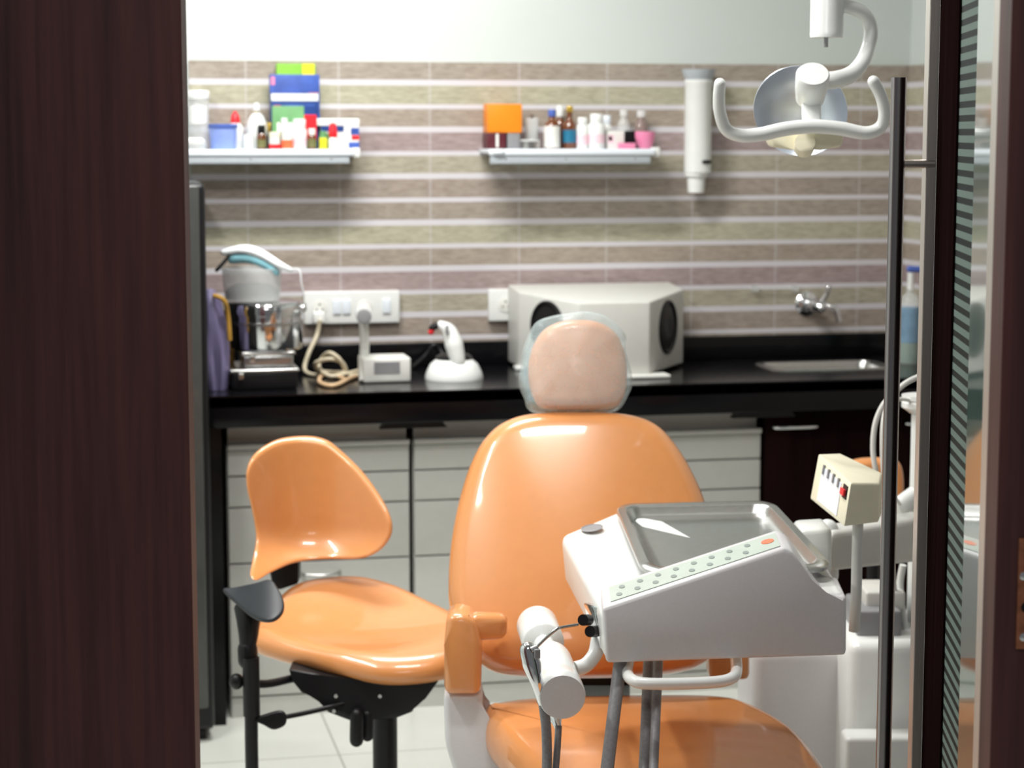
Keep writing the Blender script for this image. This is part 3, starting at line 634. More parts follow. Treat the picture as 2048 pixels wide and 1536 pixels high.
# steel stack
def steelbox(name, label, u0, u1, v0, v1, Y, dep, zb, bodym='steel'):
    xa, xb = atY(u0, (v0+v1)/2, Y).x, atY(u1, (v0+v1)/2, Y).x; z1 = atY((u0+u1)/2, v0, Y).z
    t = thing(name, label, 'instrument tray', ((xa+xb)/2, Y+dep/2, zb), 'steel instrument trays on the worktop')
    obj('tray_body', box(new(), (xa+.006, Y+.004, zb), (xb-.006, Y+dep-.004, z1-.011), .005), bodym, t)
    obj('lid', box(new(), (xa, Y, z1-.0115), (xb, Y+dep, z1), .005), 'steel', t)
    obj('catch', box(new(), (xa+.022, Y-.002, z1-.026), (xa+.036, Y+.006, z1-.01), .001), 'steel', t)
    return z1
yS = onC(530, 780).y
zz = CZ+.0006
z1 = steelbox('instrument_tray', 'larger instrument tray with steel lid, bottom of the stack under the drum', 459, 600, 738, 778, yS, .2, zz, 'black')  # black body paints in the shade and dark counter reflection on the tray
z2 = steelbox('instrument_tray', 'smaller steel instrument tray lying on the larger one', 482, 592, 703, 738, yS+.03, .16, z1+.0006)
dr = thing('sterilising_drum', 'shiny steel sterilising drum on the stacked trays', 'drum', ((atY(530, 700, yS+.11).x), yS+.11, z2))
c = Vector((atY(531, 650, yS+.11).x, yS+.11, z2+.0006)); r = px(78, 5.35); h = atY(531, 601, yS+.11).z-c.z
obj('drum_body', lathe(new(), [(0, 0), (r*.9, 0), (r*.94, .006), (r*.94, h*.72), (r*.97, h*.73), (r*.97, h*.78), (0, h*.78)], c, n=40), 'chrome', dr)
obj('drum_lid', lathe(new(), [(0, h*.78), (r, h*.78), (r*1.0, h*.93), (r*.96, h*.985), (r*.4, h), (0, h)], c, n=40), 'chrome', dr)
obj('ochre_tape', lathe(new(), [(r*.945, 0), (r*.955, 0.01), (r*.955, h*.70), (r*.945, h*.71)], c, n=40), 'ochre', dr) if False else None
obj('catch', box(new(), at(598, 620, 5.33), at(610, 604, 5.36), .002), 'steel', dr)
for i, rr2 in enumerate((.972,)):
    obj('band', lathe(new(), [(r*.94, h*.52), (r*.965, h*.53), (r*.965, h*.58), (r*.94, h*.59)], c, n=40), 'steel', dr)
obj('knob', sphere(new(), c+Vector((r*.9, -.05, h*.86)), .011), 'chrome', dr)
tub = thing('clear_container', 'clear plastic container with dark contents on the steel drum', 'container', c+UZ*h)
cz = c+UZ*(h+.0006)+Vector((-px(25, 5.35), 0, 0)); r2 = px(60, 5.35); h2 = atY(505, 535, yS+.11).z-cz.z
obj('container_body', lathe(new(), [(0, 0), (r2*.92, 0), (r2, h2*.95), (r2*1.04, h2*.96), (r2*1.04, h2), (r2*.96, h2), (r2*.88, .004), (0, .004)], cz, n=32), 'clear', tub)
obj('contents', lathe(new(), [(0, .006), (r2*.86, .006), (r2*.88, h2*.3), (r2*.6, h2*.5), (r2*.3, h2*.4), (0, h2*.55)], cz, n=18), 'rubber', tub)
mk = thing('face_mask', 'white and teal face mask draped on the clear container', 'mask', cz+UZ*h2)
D = 5.42
def mask_map(x, y, hh): return cz+UZ*(h2+.028)+R_*x+FH*(y)+UZ*(hh-.22*x+.012*math.cos(x*30)-y*.1)
obj('mask_body', cushion(new(), [(-.075, -.035), (-.06, .04), (.0, .05), (.08, .045), (.105, .0), (.075, -.05), (.02, -.05), (-.04, -.045)], .014, .006, mask_map, n=4, dome=.01), 'cloth', mk)
obj('lining', cushion(new(), [(-.055, -.035), (-.04, .03), (.05, .03), (.07, -.045), (.0, -.045)], .02, .006, lambda x, y, hh: mask_map(x, y, hh-.02), n=4), 'tealcloth', mk)
obj('ear_loop', tube(new(), [mask_map(.1, -.02, 0), mask_map(.125, -.03, .002), mask_map(.13, -.03, -.03), mask_map(.135, -.02, -.06)], .0018, 8, 5), 'cloth', mk)
obj('strap', tube(new(), [mask_map(-.055, -.03, -.012), mask_map(-.075, -.04, -.035), mask_map(-.085, -.04, -.045)], .005, 8, 5, dome=True), 'black', mk)
# lavender bag at the left end
lb = thing('plastic_bag', 'crumpled lavender plastic bag at the left end of the worktop', 'bag', onC(432, 785))
c = onC(428, 782)+R_*.008; hB = atY(428, 580, c.y).z-CZ
bm = new(); N = 26; rings = []
for i in range(13):
    f = i/12; w = (.024+.012*math.sin(f*PI)-.0*f)*(1-.12*f); R = []
    if f > .9: w *= (1-f)/.1*.6+.4
    for k in range(N):
        a = 2*PI*k/N; rr3 = w*(1+.16*math.sin(5*a+i*.3)+.1*math.sin(9*a))
        R.append(bm.verts.new(c+Vector((rr3*math.cos(a)-.012*f, rr3*.8*math.sin(a)+.02, .001+hB*f))))
    rings.append(R)
for A, B in zip(rings, rings[1:]):
    for k in range(N): bm.faces.new((A[k], A[(k+1) % N], B[(k+1) % N], B[k]))
bm.faces.new(rings[0][::-1]); bm.faces.new(rings[-1])
obj('bag_film', bm, 'lav', lb)
obj('tie', tube(new(), [c+Vector((-.006, -.005, hB*.95)), c+Vector((.02, -.012, hB*.9)), c+Vector((.03, 0, hB*.75)), c+Vector((.034, .0, hB*.5))], .006, 8, 6), 'ochre', lb)
# ochre packet behind the trays
tag(obj('ochre_wrap', cushion(new(), [(-.03, 0.01), (-.02, .1), (.01, .16), (.03, .1), (.025, .02), (.0, .005)], .03, .012, lambda x, y, hh: Vector((atY(450, 700, 5.33).x+x*.8, 5.33+hh*.8, CZ+.001+y*1.3)), n=4), 'ochre', loc=(atY(458, 700, 5.5).x, 5.46, CZ)), 'ochre wrapped packet between the bag and the steel drum', 'packet')
# soap bottle
sb = thing('pump_bottle', 'clear pump bottle with green liquid and blue nozzle at the corner', 'bottle', onC(1818, 728))
c = Vector((atY(1819, 650, 5.40).x, 5.40, CZ+.0006)); r = px(21, 5.75); h = atY(1819, 585, 5.40).z-c.z
obj('body', lathe(new(), [(0, 0), (r*.95, 0), (r, .01), (r, h*.85), (r*.8, h*.95), (r*.35, h), (r*.35, h*1.05), (0, h*1.05)], c, n=24), 'clear', sb)
obj('liquid', lathe(new(), [(0, .003), (r*.93, .003), (r*.965, .012), (r*.965, h*.36), (0, h*.36)], c, n=24), 'greenliq', sb)
obj('label', lathe(new(), [(r*1.0, h*.3), (r*1.02, h*.3), (r*1.02, h*.8), (r*1.0, h*.8)], c, n=24), 'bluelabel', sb)
z5 = atY(1819, 538, 5.40).z-c.z
pm = obj('pump', tube(new(), [c+UZ*h*1.04, c+UZ*(z5-.01)], r*.3, 12), 'white', sb)
obj('nozzle', tube(new(), [c+UZ*z5+Vector((-.004, 0, 0)), c+UZ*z5+Vector((.034, -.004, -.002))], .009, 12, dome=True), 'blue', pm)
#PART2
# ================================================================== dental chair
ch = thing('dental_chair', 'orange upholstered dental chair with white frame facing the doorway', 'dental chair', atZ(1270, 1560, .45)*1.0)
ch.location.z = 0
NB = (-FH*.95+UZ*.31).normalized()
def back_map(x, y, h):
    D = 4.10-.25*(y-825)/530+.035*((x-1165)/270)**2
    if y > 1290: D += .05*((y-1290)/70)**2
    return at(x, y, D)+NB*h
BO = [(1060, 829), (1155, 825), (1250, 829), (1310, 849), (1352, 892), (1385, 947), (1410, 1007), (1428, 1080), (1440, 1160), (1443, 1230), (1430, 1295), (1390, 1336), (1300, 1352), (1165, 1357), (1045, 1353), (985, 1343), (945, 1312), (915, 1265), (900, 1215), (897, 1165), (901, 1100), (910, 1040), (924, 980), (943, 925), (968, 880), (1005, 847)]
obj('backrest', cushion(new(), BO, .085, 36, back_map, n=5, dome=.012, edge=7), 'orange', ch)
def head_map(x, y, h): return at(x, y, 4.13-.03*(y-640)/180+.02*((x-1155)/100)**2)+NB*h
HO = [(1155, 641), (1195, 645), (1228, 664), (1247, 699), (1254, 745), (1248, 790), (1224, 816), (1155, 821), (1086, 816), (1064, 790), (1056, 745), (1063, 700), (1083, 665), (1115, 646)]
obj('headrest', cushion(new(), HO, .07, 24, head_map, n=5, dome=.008), 'peach', ch)
obj('headrest_stem', prism(new(), [at(1100, 818, 4.15), at(1215, 818, 4.15), at(1215, 818, 4.18), at(1100, 818, 4.18)], [at(1110, 870, 4.17), at(1200, 870, 4.17), at(1200, 870, 4.2), at(1110, 870, 4.2)], .004), 'black', ch)
CO = [(1150, 629), (1180, 628), (1217, 640), (1250, 672), (1250, 700), (1264, 758), (1258, 788), (1232, 822), (1160, 829), (1085, 828), (1056, 818), (1048, 797), (1037, 768), (1041, 735), (1046, 700), (1068, 652), (1105, 636)]
hc = obj('headrest_cover', cushion(new(), CO, .088, 12, lambda x, y, h: head_map(x, y, h+.0055+.0012*math.sin(x*.11)*math.cos(y*.09)), n=5, dome=.009), 'film', loc=head_map(1155, 821, 0))
tag(hc, 'clear bluish plastic cover pulled over the headrest of the dental chair', 'cover')
def seat_map(x, y, h): return atZ(x, y, .445)+UZ*(h-.05)
SO = [(968, 1398), (990, 1387), (1080, 1376), (1300, 1370), (1440, 1373), (1500, 1388), (1568, 1424), (1618, 1468), (1680, 1560), (1720, 1660), (1700, 1740), (1400, 1760), (1240, 1740), (1180, 1690), (1090, 1560), (1020, 1480), (972, 1425)]
obj('seat', cushion(new(), SO, .10, 26, seat_map, n=5, dome=.01), 'orange', ch)
hv = (-FH*.98+R_*.2).normalized()
pts = [at(u, v, 3.76) for u, v in ((887, 1386), (964, 1386), (965, 1435), (975, 1472), (1005, 1502), (1070, 1535), (1130, 1562), (1130, 1650), (960, 1640), (912, 1560), (890, 1490))]
obj('side_shell', extr(new(), pts, FH*.10, .012), 'enamel', ch)
a0 = [at(u, v, 3.74) for u, v in ((893, 1232), (925, 1228), (950, 1240), (963, 1290), (962, 1391), (888, 1391), (888, 1290))]
ar = obj('armrest', extr(new(), a0, FH*.10, .014), 'orange', ch)
pts = [at(1012, 1234, 3.79), at(1016, 1258, 3.79), at(1010, 1281, 3.79), at(940, 1286, 3.76), at(935, 1258, 3.76), at(940, 1232, 3.76)]
obj('arm_pad', extr(new(), pts, FH*.05, .013), 'orange', ar)
a1 = [at(u, v, 3.98) for u, v in ((1430, 1250), (1480, 1250), (1500, 1290), (1500, 1362), (1418, 1362), (1418, 1290))]
obj('armrest', extr(new(), a1, FH*.08, .012), 'orange', ch)
cq = ch.location
obj('pedestal', box(new(), (cq.x-.13, cq.y-.25, .05), (cq.x+.13, cq.y+.3, .34), .02), 'enamel', ch)
obj('floor_plate', box(new(), (cq.x-.2, cq.y-.35, 0), (cq.x+.2, cq.y+.4, .055), .02), 'enamel', ch)
obj('back_frame', prism(new(), [at(1080, 1300, 4.02), at(1260, 1300, 4.02), at(1260, 1300, 4.1), at(1080, 1300, 4.1)], [at(1080, 1370, 3.95), at(1260, 1370, 3.95), at(1260, 1420, 4.1), at(1080, 1420, 4.1)], .005), 'black', ch)
# ================================================================== operator stool
st0 = at(770, 1470, 4.25); st0.z = 0
st = thing('operator_stool', 'orange saddle stool with black column and arm support, left of the dental chair', 'stool', st0)
NS = (UZ*.97-FH*.22).normalized()
def ss_map(x, y, h):
    D = 4.50-.42*(y-1163)/205
    return at(x, y, D)+NS*h
SS = [(506, 1288), (518, 1252), (548, 1212), (592, 1180), (650, 1166), (720, 1164), (790, 1178), (850, 1203), (905, 1232), (955, 1268), (970, 1300), (935, 1332), (868, 1352), (780, 1358), (700, 1346), (620, 1326), (550, 1308)]
def dish(x, y, h): return ss_map(x, y, h-.022*max(0, 1-((x-720)/210)**2-((y-1250)/80)**2) if h > 0 else h)
obj('seat', cushion(new(), SS, .062, 24, dish, n=5, edge=7, inner=9), 'orange', st)
def sb_map(x, y, h):
    D = 4.47-.08*((x-640)/140)**2
    if y > 1050: D -= .05*((y-1050)/75)**2
    return at(x, y, D)+(-FH)*h
SBO = [(611, 872), (650, 879), (677, 897), (722, 940), (756, 985), (778, 1025), (785, 1055), (778, 1080), (755, 1104), (717, 1117), (646, 1118), (590, 1125), (545, 1143), (514, 1160), (501, 1150), (505, 1122), (512, 1075), (505, 1025), (494, 975), (494, 937), (512, 905), (555, 879)]
obj('backrest', cushion(new(), SBO, .034, 13, sb_map, n=5, edge=6, inner=8), 'orange', st)
obj('back_bracket', extr(new(), [at(u, v, 4.46) for u, v in ((538, 1138), (597, 1122), (596, 1168), (560, 1180), (545, 1176))], FH*.06, .004), 'black', st)
ms = [(577, 1338), (640, 1350), (740, 1362), (850, 1362), (882, 1356), (850, 1400), (828, 1412), (826, 1424), (790, 1438), (735, 1440), (700, 1442), (655, 1425), (640, 1400), (603, 1386), (585, 1364)]
mc = obj('tilt_mechanism', extr(new(), [at(u, v, 4.13) for u, v in ms], FH*.2, .004, 2), 'black', st)
for u, v in ((672, 1392), (760, 1392), (668, 1422)): obj('bolt', lathe(new(), [(0, 0), (.005, 0), (.004, .003), (0, .003)], at(u, v, 4.128), -FH, 10), 'steel', mc)
fl = st0.copy()
obj('column', tube(new(), [fl+UZ*.06, fl+UZ*at(770, 1420, 4.25).z], px(25, 4.25), 20), 'black', st)
lv = obj('lever', tube(new(), [at(640, 1348, 4.2), at(590, 1356, 4.16), at(530, 1368, 4.1), at(478, 1362, 4.06)], px(8.5, 4.1), 12, 5), 'black', st)
obj('lever_knob', sphere(new(), at(473, 1363, 4.05), px(15, 4.05), sc=(1, 1, 1.1)), 'black', lv)
l2 = obj('lever', tube(new(), [at(700, 1404, 4.14), at(620, 1424, 4.1), at(560, 1436, 4.06)], px(5, 4.1), 10, 5), 'black', st)
obj('paddle', cushion(new(), [(508, 1438), (540, 1425), (563, 1421), (573, 1432), (570, 1450), (548, 1459), (528, 1450)], .012, 4, lambda x, y, h: at(x, y, 4.05)-FH*h, n=4), 'black', l2)
obj('tension_knob', tube(new(), [at(714, 1430, 4.12), at(713, 1480, 4.12)], px(14, 4.12), 14, dome=True), 'black', st)
obj('tension_knob', tube(new(), [at(735, 1430, 4.14), at(735, 1470, 4.14)], px(13, 4.14), 14, dome=True), 'black', st)
pD = 4.05
ap = at(503, 1400, pD)
pole = obj('arm_post', tube(new(), [Vector((ap.x, ap.y, at(503, 1330, pD).z)), Vector((ap.x, ap.y, .2)), Vector((ap.x+.02, ap.y+.01, .13)), Vector((st0.x-.04, st0.y-.01, .115)), Vector((st0.x, st0.y, .115))], px(13.5, pD), 14, 5), 'black', st)
obj('sleeve', tube(new(), [Vector((ap.x, ap.y, at(503, 1432, pD).z)), Vector((ap.x, ap.y, at(497, 1312, pD).z))], px(17, pD), 16), 'black', pole)
obj('collar', tube(new(), [at(496, 1320, pD), at(495, 1298, pD)], px(20, pD), 16, dome=True), 'black', pole)
obj('socket', tube(new(), [at(495, 1300, pD), at(497, 1270, pD), at(497, 1240, pD), at(494, 1215, pD+.02)], [px(15, pD), px(20, pD), px(24, pD), px(26, pD)], 16), 'black', pole)
APO = [(446, 1181), (472, 1176), (510, 1168), (540, 1161), (556, 1178), (568, 1204), (566, 1226), (550, 1241), (526, 1243), (500, 1231), (474, 1209)]
obj('arm_support', cushion(new(), APO, .012, 4, lambda x, y, h: at(x, y, 4.10-.13*(y-1161)/82+.03*math.cos((x-446)/122*PI*1.2))+(UZ*.8-FH*.6)*h, n=5), 'rubber', st)
for k in range(5):
    a = 2*PI*k/5+.3; d = Vector((math.cos(a), math.sin(a), 0))
    lg = obj('base_leg', tube(new(), [fl+UZ*.09, fl+d*.15+UZ*.085, fl+d*.27+UZ*.07], [.028, .022, .015], 10, 3), 'black', st)
    obj('caster', tube(new(), [fl+d*.27+UZ*.026+Vector((-d.y, d.x, 0))*.02, fl+d*.27+UZ*.026-Vector((-d.y, d.x, 0))*.02], .026, 14), 'black', lg)
# ================================================================== delivery unit
TF = 3.30
du = thing('delivery_unit', 'white dental delivery unit with sloping control panel before the orange chair', 'dental unit', at(1600, 1300, 3.6))
du.location.z = at(1400, 1320, 3.35).z
bot = [at(1212, 1327, 3.30), at(1692, 1312, 3.38), at(1625, 1150, 3.76), at(1245, 1120, 3.80), at(1130, 1165, 3.70)]
top = [at(1203, 1222, 3.30), at(1692, 1186, 3.38), at(1612, 1060, 3.76), at(1238, 1018, 3.80), at(1121, 1070, 3.70)]
tb = obj('table_body', prism(new(), bot, top, .014, 4), 'white', du)
fw_ = [(1204, 1216, 3.298), (1212, 1328, 3.298), (1693, 1312, 3.377), (1694, 1193, 3.377), (1650, 1194, 3.37), (1624, 1160, 3.365), (1601, 1126, 3.36), (1586, 1104, 3.358), (1568, 1096, 3.355)]
fr_ = [at(*p) for p in fw_]
rear = []
for i, p in enumerate(fr_):
    rear.append(p+FH*.10+UZ*(.012))
wd_ = obj('control_console', prism(new(), fr_, rear, .007, 3), 'enamel', du)
# membrane strip lies on the console's sloping top
A, B = fr_[0], fr_[8]; n0 = (B-A).cross(rear[0]-A).normalized()
if n0.z < 0: n0 = -n0
def cons(s, t, o=.0015): return A+(B-A)*s+(rear[0]-A)*t+n0*o
obj('membrane_panel', prism(new(), [cons(.05, .12, .0), cons(.985, .12, .0), cons(.985, .8, .0), cons(.05, .8, .0)], [cons(.05, .12), cons(.985, .12), cons(.985, .8), cons(.05, .8)]), 'panel', du, smooth=False)
for i in range(8):
    for j in (0, 1):
        s = .10+i*.10+j*.02; t = .32+.3*j
        obj('button', lathe(new(), [(0, 0), (.005, 0), (.005, .0008), (0, .0009)], cons(s, t), n0, 14, sx=1.5), 'panelbtn', du)
obj('button', lathe(new(), [(0, 0), (.011, 0), (.011, .0008), (0, .0009)], cons(.93, .5), n0, 16), 'orred', du, label='red round button')
tn = (top[1]-top[0]).cross(top[4]-top[0]).normalized()
if tn.z < 0: tn = -tn
def ontop(u, v):
    d = ray(u, v); k = (top[0]-EYEP).dot(tn)/d.dot(tn); return EYEP+d*k
tn2 = (top[4]-top[0]).cross(top[3]-top[4]).normalized()
if tn2.z < 0: tn2 = -tn2
dr_ = ray(1184, 1058); hc_ = EYEP+dr_*((top[4]-EYEP).dot(tn2)/dr_.dot(tn2))
obj('cup_hole', lathe(new(), [(.0, 0), (.020, 0), (.0205, .0012), (.018, .0016), (.017, .0006), (0, .0006)], hc_+tn2*.0015, tn2, 24), 'grey', du)
obj('towel_handle', tube(new(), [at(1257, 1322, 3.36), at(1254, 1342, 3.33), at(1262, 1358, 3.29), at(1290, 1367, 3.27), at(1370, 1367, 3.275), at(1440, 1363, 3.285), at(1467, 1354, 3.30), at(1473, 1340, 3.35), at(1472, 1318, 3.40)], px(12, 3.28), 16, 6), 'white', du)
# arm to the column
dd = 4.22
arm_f = [at(1662, 1145, 3.74), at(1662, 1066, 3.74), at(1850, 1036, 4.05), at(1850, 1125, 4.05)]
obj('support_arm', extr(new(), arm_f, FH*.095, .012), 'beige', du)
obj('arm_joint', tube(new(), [at(1655, 1150, 3.80), at(1655, 1060, 3.80)], px(22, 3.8), 20, dome=True), 'white', du)
# clean up: joint block between table and arm
obj('joint_block', extr(new(), [at(1600, 1150, 3.66), at(1600, 1060, 3.66), at(1665, 1056, 3.66), at(1665, 1150, 3.66)], FH*.1, .01), 'white', du)
A_, B_ = at(1074, 1250, 3.60), at(1125, 1394, 3.20); ax = B_-A_; L_ = ax.length
hr = px(46, 3.2)
obj('instrument_holder', lathe(new(), [(0, -.004), (hr*.9, -.004), (hr*1.0, .004), (hr, L_*.27), (hr*.93, L_*.28), (hr*.5, L_*.30), (hr*.5, L_*.52), (hr*.96, L_*.53), (hr, L_*.56), (hr, L_*.84), (hr*.985, L_*.845), (hr*.985, L_*.86), (hr*1.03, L_*.865), (hr*1.03, L_*.99), (hr*.98, L_)], A_, ax, 36), 'white', du)
obj('end_cap', lathe(new(), [(0, L_*1.003), (hr*.5, L_*1.003), (hr*.9, L_*1.005), (hr*.98, L_*1.004), (hr*1.0, L_*.99), (0, L_*.98)], A_, ax, 36), 'enamel', du)
obj('holder_arm', tube(new(), [at(1150, 1338, 3.34), at(1172, 1330, 3.35), at(1190, 1308, 3.36), at(1196, 1282, 3.37), at(1200, 1258, 3.39)], px(15, 3.35), 16, 6), 'white', du)
fl_ = at(1188, 1262, 3.36)
obj('side_bracket', extr(new(), [at(1166, 1205, 3.40), at(1198, 1215, 3.34), at(1203, 1300, 3.34), at(1185, 1290, 3.38)], R_*.012, .003), 'chrome', du)
for u, v in ((1169, 1240), (1183, 1263)):
    obj('knob', tube(new(), [at(u+8, v, 3.36), at(u-3, v, 3.335)], px(11.5, 3.35), 18), 'black', du)
def hose(pts, r, m='hose', name='hose', ribs=False):
    bm = tube(new(), pts, r, 12, 8)
    return obj(name, bm, m, du)
def drop(u0, v0, u1, D0_, D1_, r, m='hose', run=.35):
    a, b = at(u0, v0, D0_), at(u1, 1540, D1_); e = b.copy()
    zf_ = .47+r
    mid = Vector((b.x+(b.x-a.x)*.08, b.y, zf_+.02))
    q = [a.lerp(b, f) for f in (0, .25, .5, .75, 1)]
    d = (b-a).normalized(); q += [b+d*.03, b+d*.045+R_*.02]
    for p in q: p.z = max(p.z, zf_)
    hose(q, r, m)
drop(1241, 1318, 1214, 3.34, 3.24, px(13.5, 3.3))
drop(1297, 1318, 1288, 3.40, 3.28, px(11, 3.3))
drop(1317, 1318, 1307, 3.38, 3.26, px(9.5, 3.3))
hose([at(1117, 1452, 3.24), at(1115, 1490, 3.23), at(1111, 1545, 3.22), at(1112, 1552, 3.21)], px(7, 3.24))
obj('hose_connector', tube(new(), [at(1110, 1432, 3.26), at(1114, 1448, 3.245), at(1117, 1458, 3.24)], [px(15, 3.25), px(9, 3.25), px(7, 3.25)], 14), 'chrome', du)
# three-way syringe hanging in the holder
sy = thing('air_water_syringe', 'chrome air water syringe with bent tip hanging beside the white holder', 'syringe', at(1075, 1350, 3.24))
sD = 3.20
obj('handle', tube(new(), [at(1056, 1300, sD), at(1064, 1330, sD), at(1074, 1365, sD), at(1086, 1405, sD+.02)], [px(17, sD), px(19, sD), px(13, sD), px(11, sD)], 16, 4, dome=True), 'chrome', sy)
obj('tip', tube(new(), [at(1070, 1298, sD-.01), at(1092, 1276, sD-.01), at(1112, 1259, sD-.01), at(1122, 1255, sD), at(1156, 1249, sD+.02)], px(3.2, sD), 10, 4), 'steel', sy)
obj('tip_nut', tube(new(), [at(1063, 1300, sD-.01), at(1076, 1294, sD-.01)], px(7, sD), 12), 'steel', sy)
obj('trigger', box(new(), at(1070, 1318, sD-.02), at(1078, 1296, sD-.01), .001), 'grey', sy)
obj('hose', tube(new(), [at(1086, 1403, sD+.02), at(1092, 1450, sD+.02), at(1094, 1500, sD+.02), at(1094, 1545, sD+.01), at(1098, 1552, sD+.0)], px(10.5, sD), 12, 6), 'hose', sy)
# steel tray on the unit
tr = thing('instrument_tray', 'rectangular stainless steel tray lying on the white delivery unit', 'tray', ontop(1440, 1080))
Q = [at(1286, 1146, 3.40), at(1672, 1138, 3.43), at(1545, 1002, 3.82), at(1228, 1009, 3.79)]
def bil(s, t): return (Q[0]*(1-s)+Q[1]*s)*(1-t)+(Q[3]*(1-s)+Q[2]*s)*t
qn = (Q[1]-Q[0]).cross(Q[3]-Q[0]).normalized()
if qn.z < 0: qn = -qn
def trr(m, r, h):
    out = []
    for cx, cy, a0 in ((1-m-r, 1-m-r, 0), (m+r, 1-m-r, PI/2), (m+r, m+r, PI), (1-m-r, m+r, 1.5*PI)):
        for k in range(9):
            a = a0+PI/2*k/8; out.append(bil(cx+r*math.cos(a), cy+r*math.sin(a))+qn*h)
    return out
bm = new()
rg = [trr(.0, .12, -.006), trr(.0, .12, .0), trr(.008, .115, .0025), trr(.05, .10, .0025), trr(.058, .095, .0), trr(.075, .085, -.010), trr(.10, .075, -.016), trr(.14, .06, -.0175)]
vr = [[bm.verts.new(p) for p in R] for R in rg]
for A2, B2 in zip(vr, vr[1:]):
    for k in range(len(A2)): bm.faces.new((A2[k], A2[(k+1) % len(A2)], B2[(k+1) % len(B2)], B2[k]))
bm.faces.new(vr[-1])
rg2 = [trr(.004, .12, -.0065), trr(.05, .10, -.004), trr(.10, .075, -.022), trr(.14, .06, -.0235)]
vr = [[bm.verts.new(p) for p in R] for R in rg2]
for A2, B2 in zip(vr, vr[1:]):
    for k in range(len(A2)): bm.faces.new((A2[k], B2[k], B2[(k+1) % len(B2)], A2[(k+1) % len(A2)]))
bm.faces.new(vr[-1][::-1])
obj('tray_dish', bm, 'steel', tr)
# ================================================================== film viewer
fv = thing('film_viewer', 'small cream box with white screen and red switch on a grey pole', 'film viewer', at(1714, 1240, 3.5))
f8 = dict(A=at(1637, 907, 3.66), Bk=at(1679, 906, 3.76), C_=at(1764, 945, 3.62), D_=at(1760, 967, 3.54), E_=at(1702, 966, 3.48), G=at(1620, 998, 3.66), H_=at(1688, 1054, 3.48), I_=at(1757, 1046, 3.54), J_=at(1775, 1000, 3.63), K_=at(1660, 1000, 3.76))
hb = prism(new(), [f8['G'], f8['H_'], f8['I_'], f8['J_'], f8['K_']], [f8['A'], f8['E_'], f8['D_'], f8['C_'], f8['Bk']], .004, 2)
hs = obj('housing', hb, 'cream', fv)
def face(s, t, o=0.0):
    a = f8['A'].lerp(f8['E_'], s); b = f8['G'].lerp(f8['H_'], s); p = a.lerp(b, t)
    n = (f8['E_']-f8['A']).cross(f8['G']-f8['A']).normalized()
    if n.dot(FH) > 0: n = -n
    return p+n*o
def fpatch(s0, s1, t0, t1, o0, o1):
    return prism(new(), [face(s0, t0, o0), face(s1, t0, o0), face(s1, t1, o0), face(s0, t1, o0)], [face(s0, t0, o1), face(s1, t0, o1), face(s1, t1, o1), face(s0, t1, o1)])
scn = obj('screen', fpatch(.2, .78, .16, .9, -.001, .0015), 'shelfwhite', fv, smooth=False)
for i in range(4): obj('film_clip', fpatch(.24+i*.15, .27+i*.15, .10, .30, .0, .004), 'grey', scn, smooth=False)
obj('switch', fpatch(.84, .95, .12, .42, -.001, .002), 'black', fv, smooth=False)
obj('switch_rocker', fpatch(.83, .93, .22, .36, .0, .006), 'red', fv, smooth=False, label='red rocker switch')
obj('pole', tube(new(), [at(1716, 1040, 3.53), at(1714, 1120, 3.53), at(1712, 1200, 3.53), at(1708, 1262, 3.54)], px(11, 3.53), 14, 4), 'beige', fv)
# ================================================================== unit cabinet with column
ucp = at(1760, 1300, 4.05); ucp.z = 0
uc = thing('unit_cabinet', 'white floor cabinet of the dental unit with column, behind the door handle', 'dental unit', ucp)
def ubox(u0, u1, v0, D, dep, zb, bev=.015, v1=None):
    a, b = at(u0, v0, D), at(u1, v0, D); a.z = b.z = (a.z+b.z)/2; zt3 = a.z
    zb = zb if v1 is None else at((u0+u1)/2, v1, D).z
    lat = [Vector((a.x, a.y, 0)), Vector((b.x, b.y, 0)), Vector((b.x, b.y, 0))+FH*dep, Vector((a.x, a.y, 0))+FH*dep]
    return prism(new(), [p+UZ*zb for p in lat], [p+UZ*zt3 for p in lat], bev, 4)
obj('main_body', ubox(1507, 1700, 1296, 4.16, .3, 0, .03), 'enamel', uc)
obj('side_body', ubox(1698, 1880, 1284, 4.02, .34, 0, .025), 'white', uc)
obj('foot_ledge', ubox(1692, 1880, 1476, 3.95, .07, 0, .01), 'white', uc)
obj('slim_post', tube(new(), [at(1668, 1440, 3.98), at(1668, 1318, 3.98)], px(11, 3.98), 12), 'white', uc) if False else None
obj('control_block', ubox(1716, 1804, 1222, 4.06, .16, 0, .006, v1=1287), 'grey', uc)
obj('upper_block', ubox(1732, 1812, 1184, 4.10, .12, 0, .006, v1=1224), 'beige', uc)
cD = 4.2
cb = at(1838, 1290, cD)
def cpt(v): return Vector((cb.x, cb.y, at(1838, v, cD).z))
obj('column', tube(new(), [cpt(1290), cpt(812)], px(26, cD), 24), 'white', uc)
obj('column_collar', lathe(new(), [(0, cpt(818).z), (px(30, cD), cpt(818).z), (px(46, cD), cpt(806).z), (px(46, cD), cpt(796).z), (px(43, cD), cpt(793).z), (px(46, cD), cpt(790).z), (px(46, cD), cpt(782).z), (0, cpt(780).z)], (cb.x, cb.y, 0), n=32), 'white', uc)
hz_ = [at(1846, 750, 4.02), at(1815, 764, 4.0), at(1788, 786, 4.0), at(1765, 812, 4.0), at(1750, 850, 4.0), at(1746, 900, 4.0), at(1752, 945, 4.0), at(1762, 1010, 4.03), at(1780, 1100, 4.06), at(1790, 1185, 4.12)]
obj('hose', tube(new(), hz_, px(5.5, 4), 10, 6), 'offwhite', uc)
